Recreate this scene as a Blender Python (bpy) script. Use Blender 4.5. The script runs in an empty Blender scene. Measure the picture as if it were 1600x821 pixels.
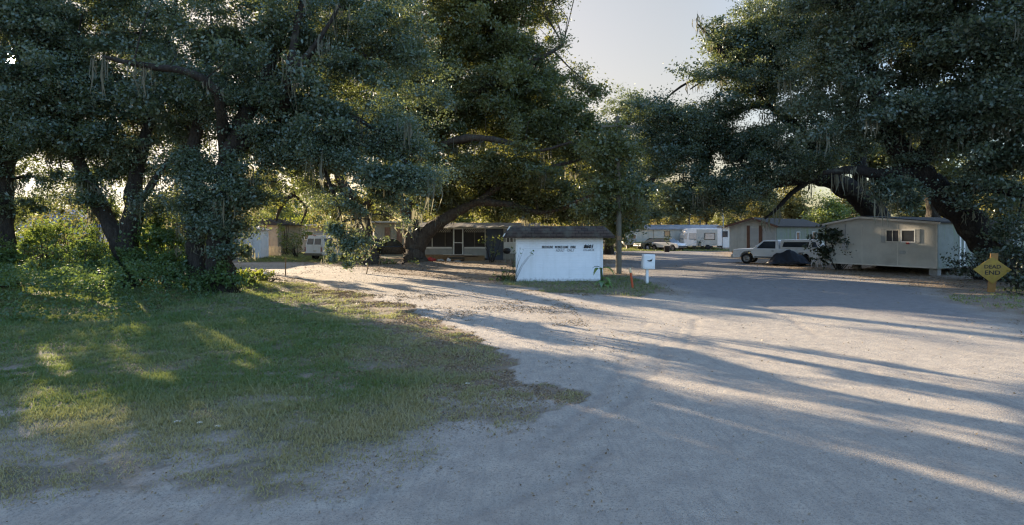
import bpy, bmesh, math, random
import numpy as np
from mathutils import Vector, Matrix

random.seed(7)
SC = bpy.context.scene
COL = SC.collection
R = math.radians
FPX, CX, HY, CAMH = 900.0, 800.0, 360.0, 2.5      # focal length and horizon read off the photograph
SUN_AZ = math.atan2(780.0, 900.0)                 # towards the left of straight ahead
SUN_EL = math.atan2(265.0, math.hypot(780.0, 900.0))
SH = np.array([-math.sin(SUN_AZ), math.cos(SUN_AZ)])
SUNV = Vector((SH[0]*math.cos(SUN_EL), SH[1]*math.cos(SUN_EL), math.sin(SUN_EL)))
COT = 1.0/math.tan(SUN_EL)

def G(px, py):
    y = CAMH*FPX/(py-HY)
    return np.array([(px-CX)/FPX*y, y])
def P3(px, py, y):
    return np.array([(px-CX)/FPX*y, y, CAMH-(py-HY)/FPX*y])

# ------------------------------------------------------------------ noise
def _h(ix, iy, s):
    n = (ix.astype(np.int64)*374761393 + iy.astype(np.int64)*668265263 + s*2147483647) & 0xffffffff
    n = ((n ^ (n >> 13))*1274126177) & 0xffffffff
    n = (n ^ (n >> 16)) & 0xffff
    return n/65535.0
def vn(x, y, s=0):
    x = np.asarray(x, float); y = np.asarray(y, float)
    ix = np.floor(x); iy = np.floor(y); fx = x-ix; fy = y-iy
    fx = fx*fx*(3-2*fx); fy = fy*fy*(3-2*fy)
    a = _h(ix, iy, s); b = _h(ix+1, iy, s); c = _h(ix, iy+1, s); d = _h(ix+1, iy+1, s)
    return a+(b-a)*fx+(c-a)*fy+(a-b-c+d)*fx*fy
def fbm(x, y, s=0, o=4):
    t = 0; amp = .5; n = 0
    for k in range(o):
        t = t+amp*vn(x*2**k, y*2**k, s+k*17); n += amp; amp *= .5
    return t/n
def sstep(a, b, x):
    t = np.clip((x-a)/(b-a), 0, 1)
    return t*t*(3-2*t)
def inpoly(x, y, poly):
    r = np.zeros(np.shape(x), bool)
    n = len(poly)
    for i in range(n):
        x1, y1 = poly[i]; x2, y2 = poly[(i+1) % n]
        if y1 == y2: continue
        c = ((y1 > y) != (y2 > y)) & (x < (x2-x1)*(y-y1)/(y2-y1)+x1)
        r ^= c
    return r
def segdist(x, y, pts, closed=False):
    d = np.full(np.shape(x), 1e9)
    n = len(pts)
    for i in range(n if closed else n-1):
        x1, y1 = pts[i]; x2, y2 = pts[(i+1) % n]
        dx, dy = x2-x1, y2-y1
        t = np.clip(((x-x1)*dx+(y-y1)*dy)/(dx*dx+dy*dy+1e-9), 0, 1)
        d = np.minimum(d, np.hypot(x-x1-t*dx, y-y1-t*dy))
    return d

# ------------------------------------------------------------------ objects
def tag(o, label=None, cat=None, group=None, kind=None):
    if label: o['label'] = label
    if cat: o['category'] = cat
    if group: o['group'] = group
    if kind: o['kind'] = kind
    return o
def thing(name, label, cat, loc=(0, 0, 0), rz=0.0, group=None):
    o = bpy.data.objects.new(name, None); COL.objects.link(o)
    o.location = loc; o.rotation_euler = (0, 0, rz); o.empty_display_size = .2
    return tag(o, label, cat, group)
def link(name, me, parent=None):
    o = bpy.data.objects.new(name, me); COL.objects.link(o)
    if parent is not None: o.parent = parent
    return o
def copy_tree(o, parent=None):
    c = o.copy(); COL.objects.link(c); c.parent = parent
    for ch in list(o.children): copy_tree(ch, c)
    return c
def npmesh(name, v, f, mats, attrs=None, smooth=False):
    me = bpy.data.meshes.new(name)
    v = np.asarray(v, np.float32); f = np.asarray(f, np.int32)
    k = f.shape[1]
    me.vertices.add(len(v)); me.vertices.foreach_set('co', v.ravel())
    me.loops.add(f.size); me.loops.foreach_set('vertex_index', f.ravel())
    me.polygons.add(len(f)); me.polygons.foreach_set('loop_start', np.arange(0, f.size, k, dtype=np.int32))
    if smooth: me.polygons.foreach_set('use_smooth', np.ones(len(f), bool))
    for m in (mats if isinstance(mats, (list, tuple)) else [mats]): me.materials.append(m)
    for an, av in (attrs or {}).items():
        a = me.attributes.new(an, 'FLOAT', 'POINT'); a.data.foreach_set('value', np.asarray(av, np.float32))
    me.update(calc_edges=True)
    return me

class MB:
    def __init__(s): s.v = []; s.f = []; s.sm = []
    def add(s, vs, fs, smooth=False, M=None):
        b = len(s.v)
        if M is not None: vs = [tuple(M @ Vector(p)) for p in vs]
        s.v += [tuple(p) for p in vs]; s.f += [tuple(i+b for i in q) for q in fs]; s.sm += [smooth]*len(fs)
        return s
    def box(s, c, d, rz=0, ry=0, rx=0):
        x, y, z = d[0]/2, d[1]/2, d[2]/2
        vs = [(-x,-y,-z),(x,-y,-z),(x,y,-z),(-x,y,-z),(-x,-y,z),(x,-y,z),(x,y,z),(-x,y,z)]
        M = Matrix.Translation(c) @ Matrix.Rotation(rz,4,'Z') @ Matrix.Rotation(ry,4,'Y') @ Matrix.Rotation(rx,4,'X')
        return s.add(vs, [(0,3,2,1),(4,5,6,7),(0,1,5,4),(1,2,6,5),(2,3,7,6),(3,0,4,7)], M=M)
    def prism(s, poly, a, b, axis='y', smooth=False):
        """poly of 2D points swept along an axis from a to b"""
        n = len(poly)
        def m(p, t):
            if axis == 'y': return (p[0], t, p[1])
            if axis == 'x': return (t, p[0], p[1])
            return (p[0], p[1], t)
        vs = [m(p, a) for p in poly]+[m(p, b) for p in poly]
        fs = [tuple(range(n-1, -1, -1)), tuple(range(n, 2*n))]+[(i, (i+1) % n, (i+1) % n+n, i+n) for i in range(n)]
        return s.add(vs, fs, smooth)
    def tube(s, pts, rad, n=8, cap=True, smooth=True, jit=None):
        pts = [Vector(p) for p in pts]
        if not hasattr(rad, '__len__'): rad = [rad]*len(pts)
        vs = []; fs = []; u = None
        for i, p in enumerate(pts):
            t = (pts[min(i+1, len(pts)-1)]-pts[max(i-1, 0)]).normalized()
            if u is None: u = t.orthogonal().normalized()
            u = (u-t*u.dot(t)).normalized(); w = t.cross(u)
            for k in range(n):
                a = 2*math.pi*k/n
                vs.append(p+(u*math.cos(a)+w*math.sin(a))*(rad[i]*(1+(jit.normal()*.075 if jit is not None else 0))))
        for i in range(len(pts)-1):
            for k in range(n):
                a = i*n+k; b = i*n+(k+1) % n
                fs.append((a, b, b+n, a+n))
        s.add(vs, fs, smooth)
        if cap:
            m = len(pts)
            s.add(vs[:n], [tuple(range(n-1, -1, -1))]); s.add(vs[(m-1)*n:], [tuple(range(n))])
        return s
    def lathe(s, prof, n=20, M=None, smooth=True):
        vs = []; fs = []
        for r, z in prof:
            for k in range(n):
                a = 2*math.pi*k/n; vs.append((r*math.cos(a), r*math.sin(a), z))
        for i in range(len(prof)-1):
            for k in range(n):
                a = i*n+k; b = i*n+(k+1) % n
                fs.append((a, b, b+n, a+n))
        return s.add(vs, fs, smooth, M)
    def build(s, name, mat, parent=None, bevel=0.0, seg=2):
        me = bpy.data.meshes.new(name)
        me.from_pydata(s.v, [], s.f); me.materials.append(mat)
        me.polygons.foreach_set('use_smooth', s.sm)
        o = link(name, me, parent)
        if bevel:
            b = o.modifiers.new('b', 'BEVEL'); b.width = bevel; b.segments = seg; b.limit_method = 'ANGLE'; b.angle_limit = R(35)
            b.harden_normals = False
        return o

# ------------------------------------------------------------------ materials
class NT:
    def __init__(s, name):
        s.m = bpy.data.materials.new(name); s.m.use_nodes = True
        s.t = s.m.node_tree; s.t.nodes.clear()
        s.out = s.n('ShaderNodeOutputMaterial')
    def n(s, typ, **k):
        x = s.t.nodes.new(typ)
        for a, b in k.items(): setattr(x, a, b)
        return x
    def l(s, a, b): s.t.links.new(a, b)
    def val(s, sock, v):
        if hasattr(v, 'links'): s.l(v, sock)
        else: sock.default_value = v
    def math(s, op, a, b=0.0, c=None):
        x = s.n('ShaderNodeMath', operation=op)
        s.val(x.inputs[0], a); s.val(x.inputs[1], b)
        if c is not None: s.val(x.inputs[2], c)
        return x.outputs[0]
    def mix(s, f, a, b, mode='MIX'):
        x = s.n('ShaderNodeMix', data_type='RGBA', blend_type=mode)
        s.val(x.inputs[0], f)
        s.val(x.inputs[6], a if hasattr(a, 'links') else (*a, 1)); s.val(x.inputs[7], b if hasattr(b, 'links') else (*b, 1))
        return x.outputs[2]
    def noise(s, sc, det=4, rough=.6, vec=None):
        x = s.n('ShaderNodeTexNoise'); x.inputs['Scale'].default_value = sc
        x.inputs['Detail'].default_value = det; x.inputs['Roughness'].default_value = rough
        if vec is not None: s.l(vec, x.inputs['Vector'])
        return x.outputs['Fac']
    def ramp(s, f, a, b):
        x = s.n('ShaderNodeMapRange'); x.inputs['From Min'].default_value = a; x.inputs['From Max'].default_value = b
        s.l(f, x.inputs['Value']); return x.outputs['Result']
    def obj(s): return s.n('ShaderNodeTexCoord').outputs['Object']
    def attr(s, nm): return s.n('ShaderNodeAttribute', attribute_name=nm).outputs['Fac']
    def bump(s, h, st=.3, d=.02):
        x = s.n('ShaderNodeBump'); x.inputs['Strength'].default_value = st; x.inputs['Distance'].default_value = d
        s.l(h, x.inputs['Height']); return x.outputs[0]
    def bsdf(s, col, rough=.7, nrm=None, metal=0.0, spec=.4, **k):
        b = s.n('ShaderNodeBsdfPrincipled')
        s.val(b.inputs['Base Color'], col if hasattr(col, 'links') else (*col, 1))
        s.val(b.inputs['Roughness'], rough); b.inputs['Metallic'].default_value = metal
        b.inputs['Specular IOR Level'].default_value = spec
        for a, v in k.items(): b.inputs[a.replace('_', ' ')].default_value = v
        if nrm is not None: s.l(nrm, b.inputs['Normal'])
        s.l(b.outputs[0], s.out.inputs[0]); return s.m

def simple(name, col, rough=.7, col2=None, sc=3.0, bump=0.0, bsc=30.0, metal=0.0, spec=.4, grime=.0):
    t = NT(name); o = t.obj()
    c2 = col2 or tuple(c*.72 for c in col)
    f = t.ramp(t.noise(sc, 6, .65, o), .32, .68)
    c = t.mix(f, col, c2)
    if grime:
        g = t.ramp(t.noise(sc*.35, 8, .7, o), .5, .75)
        c = t.mix(t.math('MULTIPLY', g, grime), c, (.09, .08, .05))
    nrm = t.bump(t.noise(bsc, 4, .6, o), bump, .02) if bump else None
    return t.bsdf(c, rough, nrm, metal, spec)
def striped(name, col, col2, axis, pitch, kind='lap', rough=.6, st=.6, stain=None, stainamt=0.0, dist=.02):
    """siding: lap boards (saw), grooves or corrugations along one axis of the object"""
    t = NT(name); o = t.obj()
    sep = t.n('ShaderNodeSeparateXYZ'); t.l(o, sep.inputs[0])
    if axis == 'z': a = sep.outputs[2]
    elif axis == 'xy': a = t.math('ADD', sep.outputs[0], sep.outputs[1])
    else: a = sep.outputs['xyz'.index(axis)]
    q = t.math('FRACT', t.math('DIVIDE', a, pitch))
    if kind == 'lap': h = t.math('SUBTRACT', 1.0, q)
    elif kind == 'groove': h = t.math('GREATER_THAN', q, .12)
    else: h = t.math('SINE', t.math('MULTIPLY', a, 2*math.pi/pitch))
    f = t.ramp(t.noise(2.5, 6, .65, o), .35, .7)
    c = t.mix(f, col, col2)
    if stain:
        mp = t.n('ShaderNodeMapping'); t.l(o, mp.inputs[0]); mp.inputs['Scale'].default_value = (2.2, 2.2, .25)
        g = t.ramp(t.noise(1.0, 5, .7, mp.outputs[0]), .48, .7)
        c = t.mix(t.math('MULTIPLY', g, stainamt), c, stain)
    # mud splashed up from the ground and rain streaks
    low = t.math('SUBTRACT', t.ramp(t.noise(9, 6, .7, o), .25, .85), t.math('MULTIPLY', sep.outputs[2], 2.4))
    c = t.mix(t.math('MULTIPLY', t.ramp(low, 0, .5), .75), c, (.17, .145, .11))
    return t.bsdf(c, rough, t.bump(h, st, dist))
def leafmat(name, c1, c2, ctr, tr=.35, gl=.07, rough=.42):
    """leaves: colour differs from clump to clump and leaf to leaf (attribute tint); thin enough to let sun through"""
    t = NT(name)
    f = t.attr('tint')
    c = t.mix(f, c1, c2)
    d = t.n('ShaderNodeBsdfDiffuse'); t.l(c, d.inputs[0])
    tl = t.n('ShaderNodeBsdfTranslucent'); t.l(t.mix(.5, c, ctr), tl.inputs[0])
    g = t.n('ShaderNodeBsdfGlossy'); g.inputs[0].default_value = (.9, .95, 1, 1); g.inputs[1].default_value = rough
    m1 = t.n('ShaderNodeMixShader'); m1.inputs[0].default_value = tr; t.l(d.outputs[0], m1.inputs[1]); t.l(tl.outputs[0], m1.inputs[2])
    m2 = t.n('ShaderNodeMixShader'); m2.inputs[0].default_value = gl; t.l(m1.outputs[0], m2.inputs[1]); t.l(g.outputs[0], m2.inputs[2])
    t.l(m2.outputs[0], t.out.inputs[0])
    return t.m
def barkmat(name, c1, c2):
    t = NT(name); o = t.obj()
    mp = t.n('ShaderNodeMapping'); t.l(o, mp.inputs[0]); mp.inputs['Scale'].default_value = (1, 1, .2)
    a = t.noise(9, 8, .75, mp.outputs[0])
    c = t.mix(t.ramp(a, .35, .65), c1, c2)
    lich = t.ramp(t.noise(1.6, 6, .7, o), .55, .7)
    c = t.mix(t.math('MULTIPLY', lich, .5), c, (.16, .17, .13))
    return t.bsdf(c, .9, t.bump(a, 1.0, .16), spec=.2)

M = {}
M['oak'] = leafmat('oak_leaf', (.048, .090, .064), (.104, .148, .092), (.34, .38, .05), .30, .07, .5)
M['oak_far'] = leafmat('oak_leaf_inner', (.060, .092, .036), (.126, .142, .052), (.40, .40, .06), .36, .06, .5)
M['oak_right'] = leafmat('oak_leaf_dull', (.044, .080, .058), (.094, .130, .082), (.30, .34, .06), .28, .07, .5)
M['golden'] = leafmat('far_tree_leaf', (.085, .105, .035), (.20, .18, .06), (.40, .36, .08), .38, .04)
M['lime'] = leafmat('lime_leaf', (.07, .115, .03), (.15, .19, .04), (.45, .50, .06), .45, .06)
M['vine'] = leafmat('vine_leaf', (.042, .082, .030), (.090, .150, .048), (.30, .40, .05), .35, .03)
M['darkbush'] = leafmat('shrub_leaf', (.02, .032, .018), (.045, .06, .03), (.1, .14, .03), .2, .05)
M['banana'] = leafmat('broad_leaf', (.08, .16, .03), (.15, .26, .04), (.4, .55, .06), .35, .1)
M['moss'] = leafmat('moss_strand', (.12, .125, .092), (.20, .19, .135), (.36, .34, .22), .35, .01)
M['grass'] = leafmat('grass_blade', (.085, .145, .042), (.34, .295, .155), (.35, .40, .06), .3, .03)
M['litter'] = leafmat('fallen_leaf', (.13, .085, .045), (.30, .23, .14), (.3, .2, .1), .1, .03)
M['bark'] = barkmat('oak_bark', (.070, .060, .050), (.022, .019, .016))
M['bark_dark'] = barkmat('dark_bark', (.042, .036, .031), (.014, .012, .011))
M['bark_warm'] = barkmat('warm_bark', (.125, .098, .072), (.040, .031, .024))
# ------------------------------------------------------------------ where the sun comes through the crowns
# Sunlit patches of the ground, traced from the photograph; leaves standing in the sun's way of a patch are left out.
LIT = []
def streak(f, x1, y1, x2, y2, h1, h2, p=1.0):
    a, b = f(x1, y1), f(x2, y2); s = f(0, 1)[1]-f(0, 0)[1]
    h1 *= s; h2 *= s
    LIT.append(([G(a[0], a[1]-h1), G(b[0], b[1]-h2), G(b[0], b[1]+h2), G(a[0], a[1]+h1)], p))
ZR = lambda x, y: (850+x/2.048, 420+y/2.048)
ZL = lambda x, y: (x/1.778, 420+y/1.778)
ID = lambda x, y: (x, y)
for q in [(200,85,720,122,4,4,.9),(0,90,560,192,10,16,.6),(300,122,700,202,6,14,.85),(700,205,1100,272,18,28,1),(1100,272,1536,345,28,40,1),
          (560,240,1100,330,10,16,.85),(1100,330,1536,405,16,22,.85),(0,182,500,256,6,11,.9),(500,258,930,366,14,38,1),(930,372,1536,475,28,26,.85),
          (1150,488,1536,575,18,34,.95),(370,432,900,565,7,10,.95),(900,565,1536,728,10,16,.95),(300,345,1150,500,14,20,.72),(90,435,270,482,8,8,.8),
          (350,520,640,595,6,7,.8),(650,640,1250,800,8,10,.6),(880,120,1420,188,5,6,1),(740,155,1030,188,5,4,.9),(1440,235,1700,262,4,6,.9),(0,20,-300,-40,6,6,.8),
          (-100,60,200,130,9,9,.7),(-150,95,200,160,8,8,.7)]:
    streak(ZR, *q)
for q in [(1037,431,1115,436,1.2,1.2,1),(1160,433,1300,441,1.5,1.5,.9),(940,394,1066,405,1.2,1.2,.9),(1097,412,1266,421,2.5,2.5,.9),(1240,432,1484,448,1.5,2,.9),
          (1480,460,1580,462,1.5,1.5,.9),(420,419,545,436,6,5,1),(400,414,450,414,4,4,1),(530,420,640,434,3,3,.9),(560,446,850,500,5,4,.8),(600,436,800,470,3,3,.8),
          (690,413,790,426,2,2,.9),(700,425,830,440,1.5,1.5,.8),(640,450,800,478,3,3,.8),(380,428,520,452,7,5,.95),(650,424,720,434,2,2,.8),(200,440,380,452,3,3,.5),
          (470,395,540,404,4,4,.9)]:
    streak(ID, *q)
for q in [(740,50,960,120,8,10,.9),(960,105,1300,165,12,10,.9),(1000,225,1200,290,8,8,.9),(1260,305,1560,365,8,12,.8),(1350,285,1560,360,7,8,.8),(110,230,200,300,26,26,.9),
          (60,310,160,370,30,16,.8),(290,290,490,315,18,16,.75),(575,262,620,272,9,9,.9),(650,262,710,275,8,8,.9),(800,148,860,168,7,7,.9),(330,425,400,440,12,12,.6),
          (-200,180,30,205,8,8,.8),(380,90,430,140,18,10,.8),(60,60,330,100,9,9,.5)]:
    streak(ZL, *q)
def lit3(pts, p):
    LIT.append(([np.array(q[:2])-SH*q[2]*COT for q in pts], p))
A5, B5 = np.array([22.9, 31.0]), np.array([19.9, 36.5])
def w5(t, z): c = A5+(B5-A5)*t; return (c[0], c[1], z)
for a_, b_, c_, d_ in ((-.04,.13,.3,2.9),(.13,.30,1.75,2.8),(.16,.26,.4,1.2),(.34,.50,2.0,2.7)):
    lit3([w5(a_, c_), w5(b_, c_+.1), w5(b_, d_), w5(a_, d_)], 1)
for a_, b_, c_, d_ in ((20.1,20.9,2.2,2.9),(21.3,22.2,1.6,2.4),(22.2,22.9,.7,1.3),(21.0,21.5,.7,1.2)):
    lit3([(a_, 73-a_, c_), (b_, 73-b_, c_), (b_, 73-b_, d_), (a_, 73-a_, d_)], 1)
# the sun itself shows through one gap
SUNSPOT = np.array([0.0, 0.0])
_LB = [(min(p[0] for p in q), max(p[0] for p in q), min(p[1] for p in q), max(p[1] for p in q)) for q, _ in LIT]
def lit_keep(v, rng):
    """True for points whose shadow may fall"""
    gx = v[:, 0]-SH[0]*v[:, 2]*COT; gy = v[:, 1]-SH[1]*v[:, 2]*COT
    u = gx*SH[1]-gy*SH[0]; w = gx*SH[0]+gy*SH[1]
    gate = fbm(u*1.5, w*.10, 5, 3)
    pd = np.zeros(len(v))
    for (q, p), b in zip(LIT, _LB):
        m = (gx > b[0]) & (gx < b[1]) & (gy > b[2]) & (gy < b[3])
        if not m.any(): continue
        i = np.nonzero(m)[0]
        ins = inpoly(gx[i], gy[i], q)
        i = i[ins]
        qt = -1 if p >= 1 else .5-(p-.5)*.42
        pd[i] = np.maximum(pd[i], sstep(qt-.03, qt+.03, gate[i]))
    # a small hole in front of the sun as seen from the road
    d = (v-np.array([0, 0, CAMH])) @ np.array(SUNV)
    r = np.linalg.norm(v-np.array([0, 0, CAMH])-d[:, None]*np.array(SUNV), axis=1)
    pd = np.maximum(pd, 1.0*np.exp(-(r/(.20*np.maximum(d, 1)/26))**2))
    return rng.random(len(v)) >= pd

# ------------------------------------------------------------------ leaves, crowns, trees
def quads(c, size, rng, bias, asp=.55, up=.5):
    n = len(c)
    nn = rng.normal(size=(n, 3))*.75+bias; nn[:, 2] += up
    nn /= np.linalg.norm(nn, axis=1)[:, None]+1e-9
    t = np.cross(nn, rng.normal(size=(n, 3))); t /= np.linalg.norm(t, axis=1)[:, None]+1e-9
    b = np.cross(nn, t)
    l = (size*(.7+.6*rng.random(n)))[:, None]
    v = np.empty((n, 4, 3))
    v[:, 0] = c-t*l*.5; v[:, 1] = c+b*l*asp*.5-t*l*.05; v[:, 2] = c+t*l*.5; v[:, 3] = c-b*l*asp*.5-t*l*.05
    return v.reshape(-1, 3), np.arange(4*n).reshape(n, 4)
def clumps_in(blob, dens, rng):
    c, r = np.array(blob[:3]), np.array(blob[3:6])
    n = max(3, int(dens*(r[0]*r[1]+r[1]*r[2]+r[0]*r[2])))
    d = rng.normal(size=(n, 3)); d /= np.linalg.norm(d, axis=1)[:, None]
    k = rng.random(n)**(1/2.3)
    lump = .72+.56*fbm(d[:, 0]*2.3+c[0]*3, d[:, 1]*2.3+d[:, 2]*2.1+c[2], 3, 3)
    out = rng.random(n) < .07
    k = np.where(out, 1.0+.22*rng.random(n), k)
    return c+d*r*(k*lump)[:, None]
def crown(blobs, leaf, per, dens, seed, clr=.6, asp=.55, gate=True, flat=.62, gaps=0, up=.5, gapt=.448):
    rng = np.random.default_rng(seed)
    parts_ = [clumps_in(b, dens*(b[6] if len(b) > 6 else 1), rng) for b in blobs]; ns = [len(q) for q in parts_]
    cl = np.concatenate(parts_)
    mul = np.concatenate([np.full(n_, b[7] if len(b) > 7 else 1.0) for b, n_ in zip(blobs, ns)])
    kk = cl[:, 2] > .08; cl, mul = cl[kk], mul[kk]
    if gaps:      # leaves stand in sprays with open, darker spaces between
        a = fbm(cl[:, 0]*.62/gaps+cl[:, 1]*.2, cl[:, 2]*.95/gaps+cl[:, 1]*.33, seed+7, 3)*.6+fbm(cl[:, 1]*.7/gaps+9, cl[:, 0]*.33+cl[:, 2]*.8/gaps, seed+9, 3)*.4
        kk = (a+rng.normal(size=len(cl))*.012 > gapt) | (mul < 1); cl, mul = cl[kk], mul[kk]
    n = len(cl)
    rad = clr*(.55+.9*rng.random(n))*mul
    cnt = np.maximum(4, (per*(.3+1.4*rng.random(n)**1.5)*(rad/clr)**1.6)).astype(int)
    idx = np.repeat(np.arange(n), cnt); tot = len(idx)
    d = rng.normal(size=(tot, 3)); d /= np.linalg.norm(d, axis=1)[:, None]
    off = rng.normal(size=(tot, 3))*.52*rad[idx][:, None]*(.6+.8*rng.random((n, 3)))[idx]
    off[:, 2] *= flat
    p = cl[idx]+off
    tint = np.clip(rng.random(n)[idx]*.65+rng.random(tot)*.45-.05, 0, 1)
    if gate:
        keep = lit_keep(p, rng); p, d, tint = p[keep], d[keep], tint[keep]
    k = p[:, 2] > .05; p, d, tint = p[k], d[k], tint[k]
    sz = leaf*(.62+.75*rng.random(n))[idx]
    if gate: sz = sz[keep]
    sz = sz[k]
    v, f = quads(p, sz, rng, d*.6, asp, up)
    return v, f, np.repeat(tint, 4), cl
def smooth_poly(pts, sub=4):
    """Catmull-Rom through points (x,y,z,r)"""
    P = [np.array(p, float) for p in pts]; out = []
    for i in range(len(P)-1):
        a = P[max(i-1, 0)]; b = P[i]; c = P[i+1]; d = P[min(i+2, len(P)-1)]
        for k in range(sub):
            t = k/sub
            out.append(.5*((2*b)+(c-a)*t+(2*a-5*b+4*c-d)*t*t+(3*b-a-3*c+d)*t**3))
    out.append(P[-1])
    return out
def limb_pts(px):
    return [(*P3(a, b, y), r) for a, b, y, r in px]
def add_limb(mb, pts, rng, n=10, wob=.06):
    s = smooth_poly(pts, 5)
    for i in range(1, len(s)-1):
        s[i][:3] += rng.normal(size=3)*wob*min(s[i][3], .5); s[i][3] *= 1+rng.normal()*.06
    mb.tube([p[:3] for p in s], [max(p[3], .012) for p in s], n+(4 if n > 8 else 0), jit=rng if n > 8 else None)
    return np.array(s)
LEAFK, PERK = 1.06, 7.4
def tree(name, label, limbs, blobs, leaf=.12, per=70, dens=1.5, seed=1, clr=.6, leafm='oak', bark='bark', moss=0, group=None, base=None, twigs=.5, mosspts=None, gate=True, cat='tree', flare=1.35, gapk=1.0, gapt=.456):
    rng = np.random.default_rng(seed)
    L = [limb_pts(l) for l in limbs]
    x0, y0 = L[0][0][0], L[0][0][1]
    org = np.array([x0, y0, 0.0])
    root = thing(name, label, cat, tuple(org), 0, group)
    mb = MB(); samp = []
    for i, l in enumerate(L):
        l = [np.array(p) for p in l]
        if i == 0:
            b = l[0].copy(); b[2] = -.25; b[3] *= flare; b2 = l[0].copy(); b2[2] = .45
            l = [b, b2]+[p for p in l[1:]]
        s = add_limb(mb, l, rng, 12 if i == 0 else 9)
        samp.append(s)
    samp = np.concatenate(samp)
    B = [(*P3(b[0], b[1], b[2]), *b[3:]) for b in blobs]
    v, f, tint, cl = crown(B, leaf*LEAFK, per*PERK*.56, dens*3.1, seed+100, clr*.9, gate=gate, gaps=gapk, up=.95, gapt=gapt)
    # boughs to the heart of each leaf mass, twigs from there to the clumps
    extra = []
    for b in B:
        c = np.array(b[:3]); dd = np.linalg.norm(samp[:, :3]-c, axis=1)+.6*np.abs(samp[:, 2]-c[2])
        k = dd.argmin(); a = samp[k]
        if dd[k] < .8: continue
        mid = (a[:3]+c)/2+rng.normal(size=3)*.3; mid[2] += .12*dd[k]
        r0 = min(a[3]*.6, .05+.016*dd[k])
        s = add_limb(mb, [a[:3].tolist()+[r0], mid.tolist()+[r0*.7], c.tolist()+[r0*.35]], rng, 6, .1)
        extra.append(s)
    allp = np.concatenate([samp]+extra) if extra else samp
    tw = cl[rng.random(len(cl)) < twigs*.55]
    for c in tw[lit_keep(tw, rng)]:
        dd = np.linalg.norm(allp[:, :3]-c, axis=1); k = dd.argmin(); a = allp[k]
        if dd[k] < .25 or dd[k] > 7: continue
        mid = (a[:3]+c)/2+rng.normal(size=3)*.12*dd[k]; mid[2] += .08*dd[k]
        r0 = min(a[3]*.6, .012+.009*dd[k])
        mb.tube([a[:3], mid, c], [r0, r0*.7, r0*.35], 4, cap=False)
    mb.v = [(p[0]-x0, p[1]-y0, p[2]) for p in mb.v]
    mb.build('trunk', M[bark], root)
    link('crown', npmesh('crown', v-org, f, M[leafm], {'tint': tint}), root)
    if moss:
        low = allp[(allp[:, 3] < .45) & (allp[:, 2] > 2.2)]
        c1 = low[rng.integers(0, len(low), moss//2), :3]
        lowc = cl[cl[:, 2] < np.quantile(cl[:, 2], .55)]
        c2 = lowc[rng.integers(0, len(lowc), moss-moss//2)]
        pts = np.concatenate([c1, c2]+([np.array(mosspts)] if mosspts is not None else []))
        mv, mf, mt = moss_strands(pts, rng)
        tag(link('hanging_moss', npmesh('hanging_moss', mv-org, mf, M['moss'], {'tint': mt}), root), kind='stuff')
    return root
def moss_strands(pts, rng, per=11, L=(.35, 1.5)):
    pts = pts[lit_keep(pts, rng)]; n = len(pts)*per
    c = np.repeat(pts, per, 0)+rng.normal(size=(n, 3))*np.array([.2, .2, .08])
    ln = np.repeat(L[0]+(L[1]-L[0])*rng.random(len(pts))**1.6, per)*(.5+.7*rng.random(n))
    ln = np.minimum(ln, np.maximum(.36*(c[:, 2]-.6), .12))
    a = rng.random(n)*6.283; w = .016+.03*rng.random(n)
    t = np.stack([np.cos(a), np.sin(a), 0*a], 1)
    dr = rng.normal(size=(n, 3))*.07; dr[:, 2] = 0
    v = np.empty((n, 6, 3))
    for k, (fz, fw) in enumerate([(0, .5), (.5, 1.0), (1.0, .12)]):
        m = c+dr*fz*(1 if k != 1 else -1); m = m.copy(); m[:, 2] -= ln*fz
        v[:, 2*k] = m-t*(w*fw)[:, None]; v[:, 2*k+1] = m+t*(w*fw)[:, None]
    b = np.arange(n)[:, None]*6
    f = np.concatenate([b+np.array([0, 1, 3, 2]), b+np.array([2, 3, 5, 4])])
    return v.reshape(-1, 3), f, np.repeat(rng.random(n), 6)

# ------------------------------------------------------------------ ground, road and lawn out of one sheet
IMG = lambda L: [G(*p) for p in L]
EDGE = [(-900,430),(0,445),(300,432),(390,421),(480,440),(560,460),(640,481),(720,511),(790,552),(858,600),(884,636),(850,668),(760,706),(650,736),(560,770),(450,790),(250,803),(100,815),(0,828),(-300,862),(-900,960)]
LAWN = IMG(EDGE)
ISLAND = IMG([(770,432),(795,447),(850,455),(920,460),(1000,463),(1046,457),(1036,446),(985,434),(962,424),(940,420),(860,424)])
ROADP = IMG([(-1200,416),(380,411),(470,410),(560,417),(600,425),(680,434),(770,443),(800,450),(940,421),(944,393),(1000,391.5),(1100,392),(1150,401),(1180,414),(1300,427),(1450,450),(1600,500),(1900,600),(3000,900),(3000,8000),(-3000,8000)])
FRONT = IMG([(640,418),(700,409),(800,409),(860,418),(800,450),(700,437)])
ASPH = IMG([(945,391),(1130,391),(1300,427),(1450,450),(1620,505),(1500,520),(1300,490),(1120,478),(1040,462),(1000,432),(955,424)])
def axis(fine, lo, hi, step, g, far):
    out = list(np.arange(lo, hi, step)); s = step
    while out[-1] < far: s *= g; out.append(out[-1]+s)
    s = step; left = []
    x = lo
    while x > -far: s *= g; x -= s; left.append(x)
    return np.array(left[::-1]+out)
gx = axis(0, -9, 9, .09, 1.035, 900); gy = axis(0, 4, 15, .09, 1.035, 900)
GX, GY = np.meshgrid(gx, gy); NX, NY = len(gx), len(gy)
px, py = GX.ravel(), GY.ravel()
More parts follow.
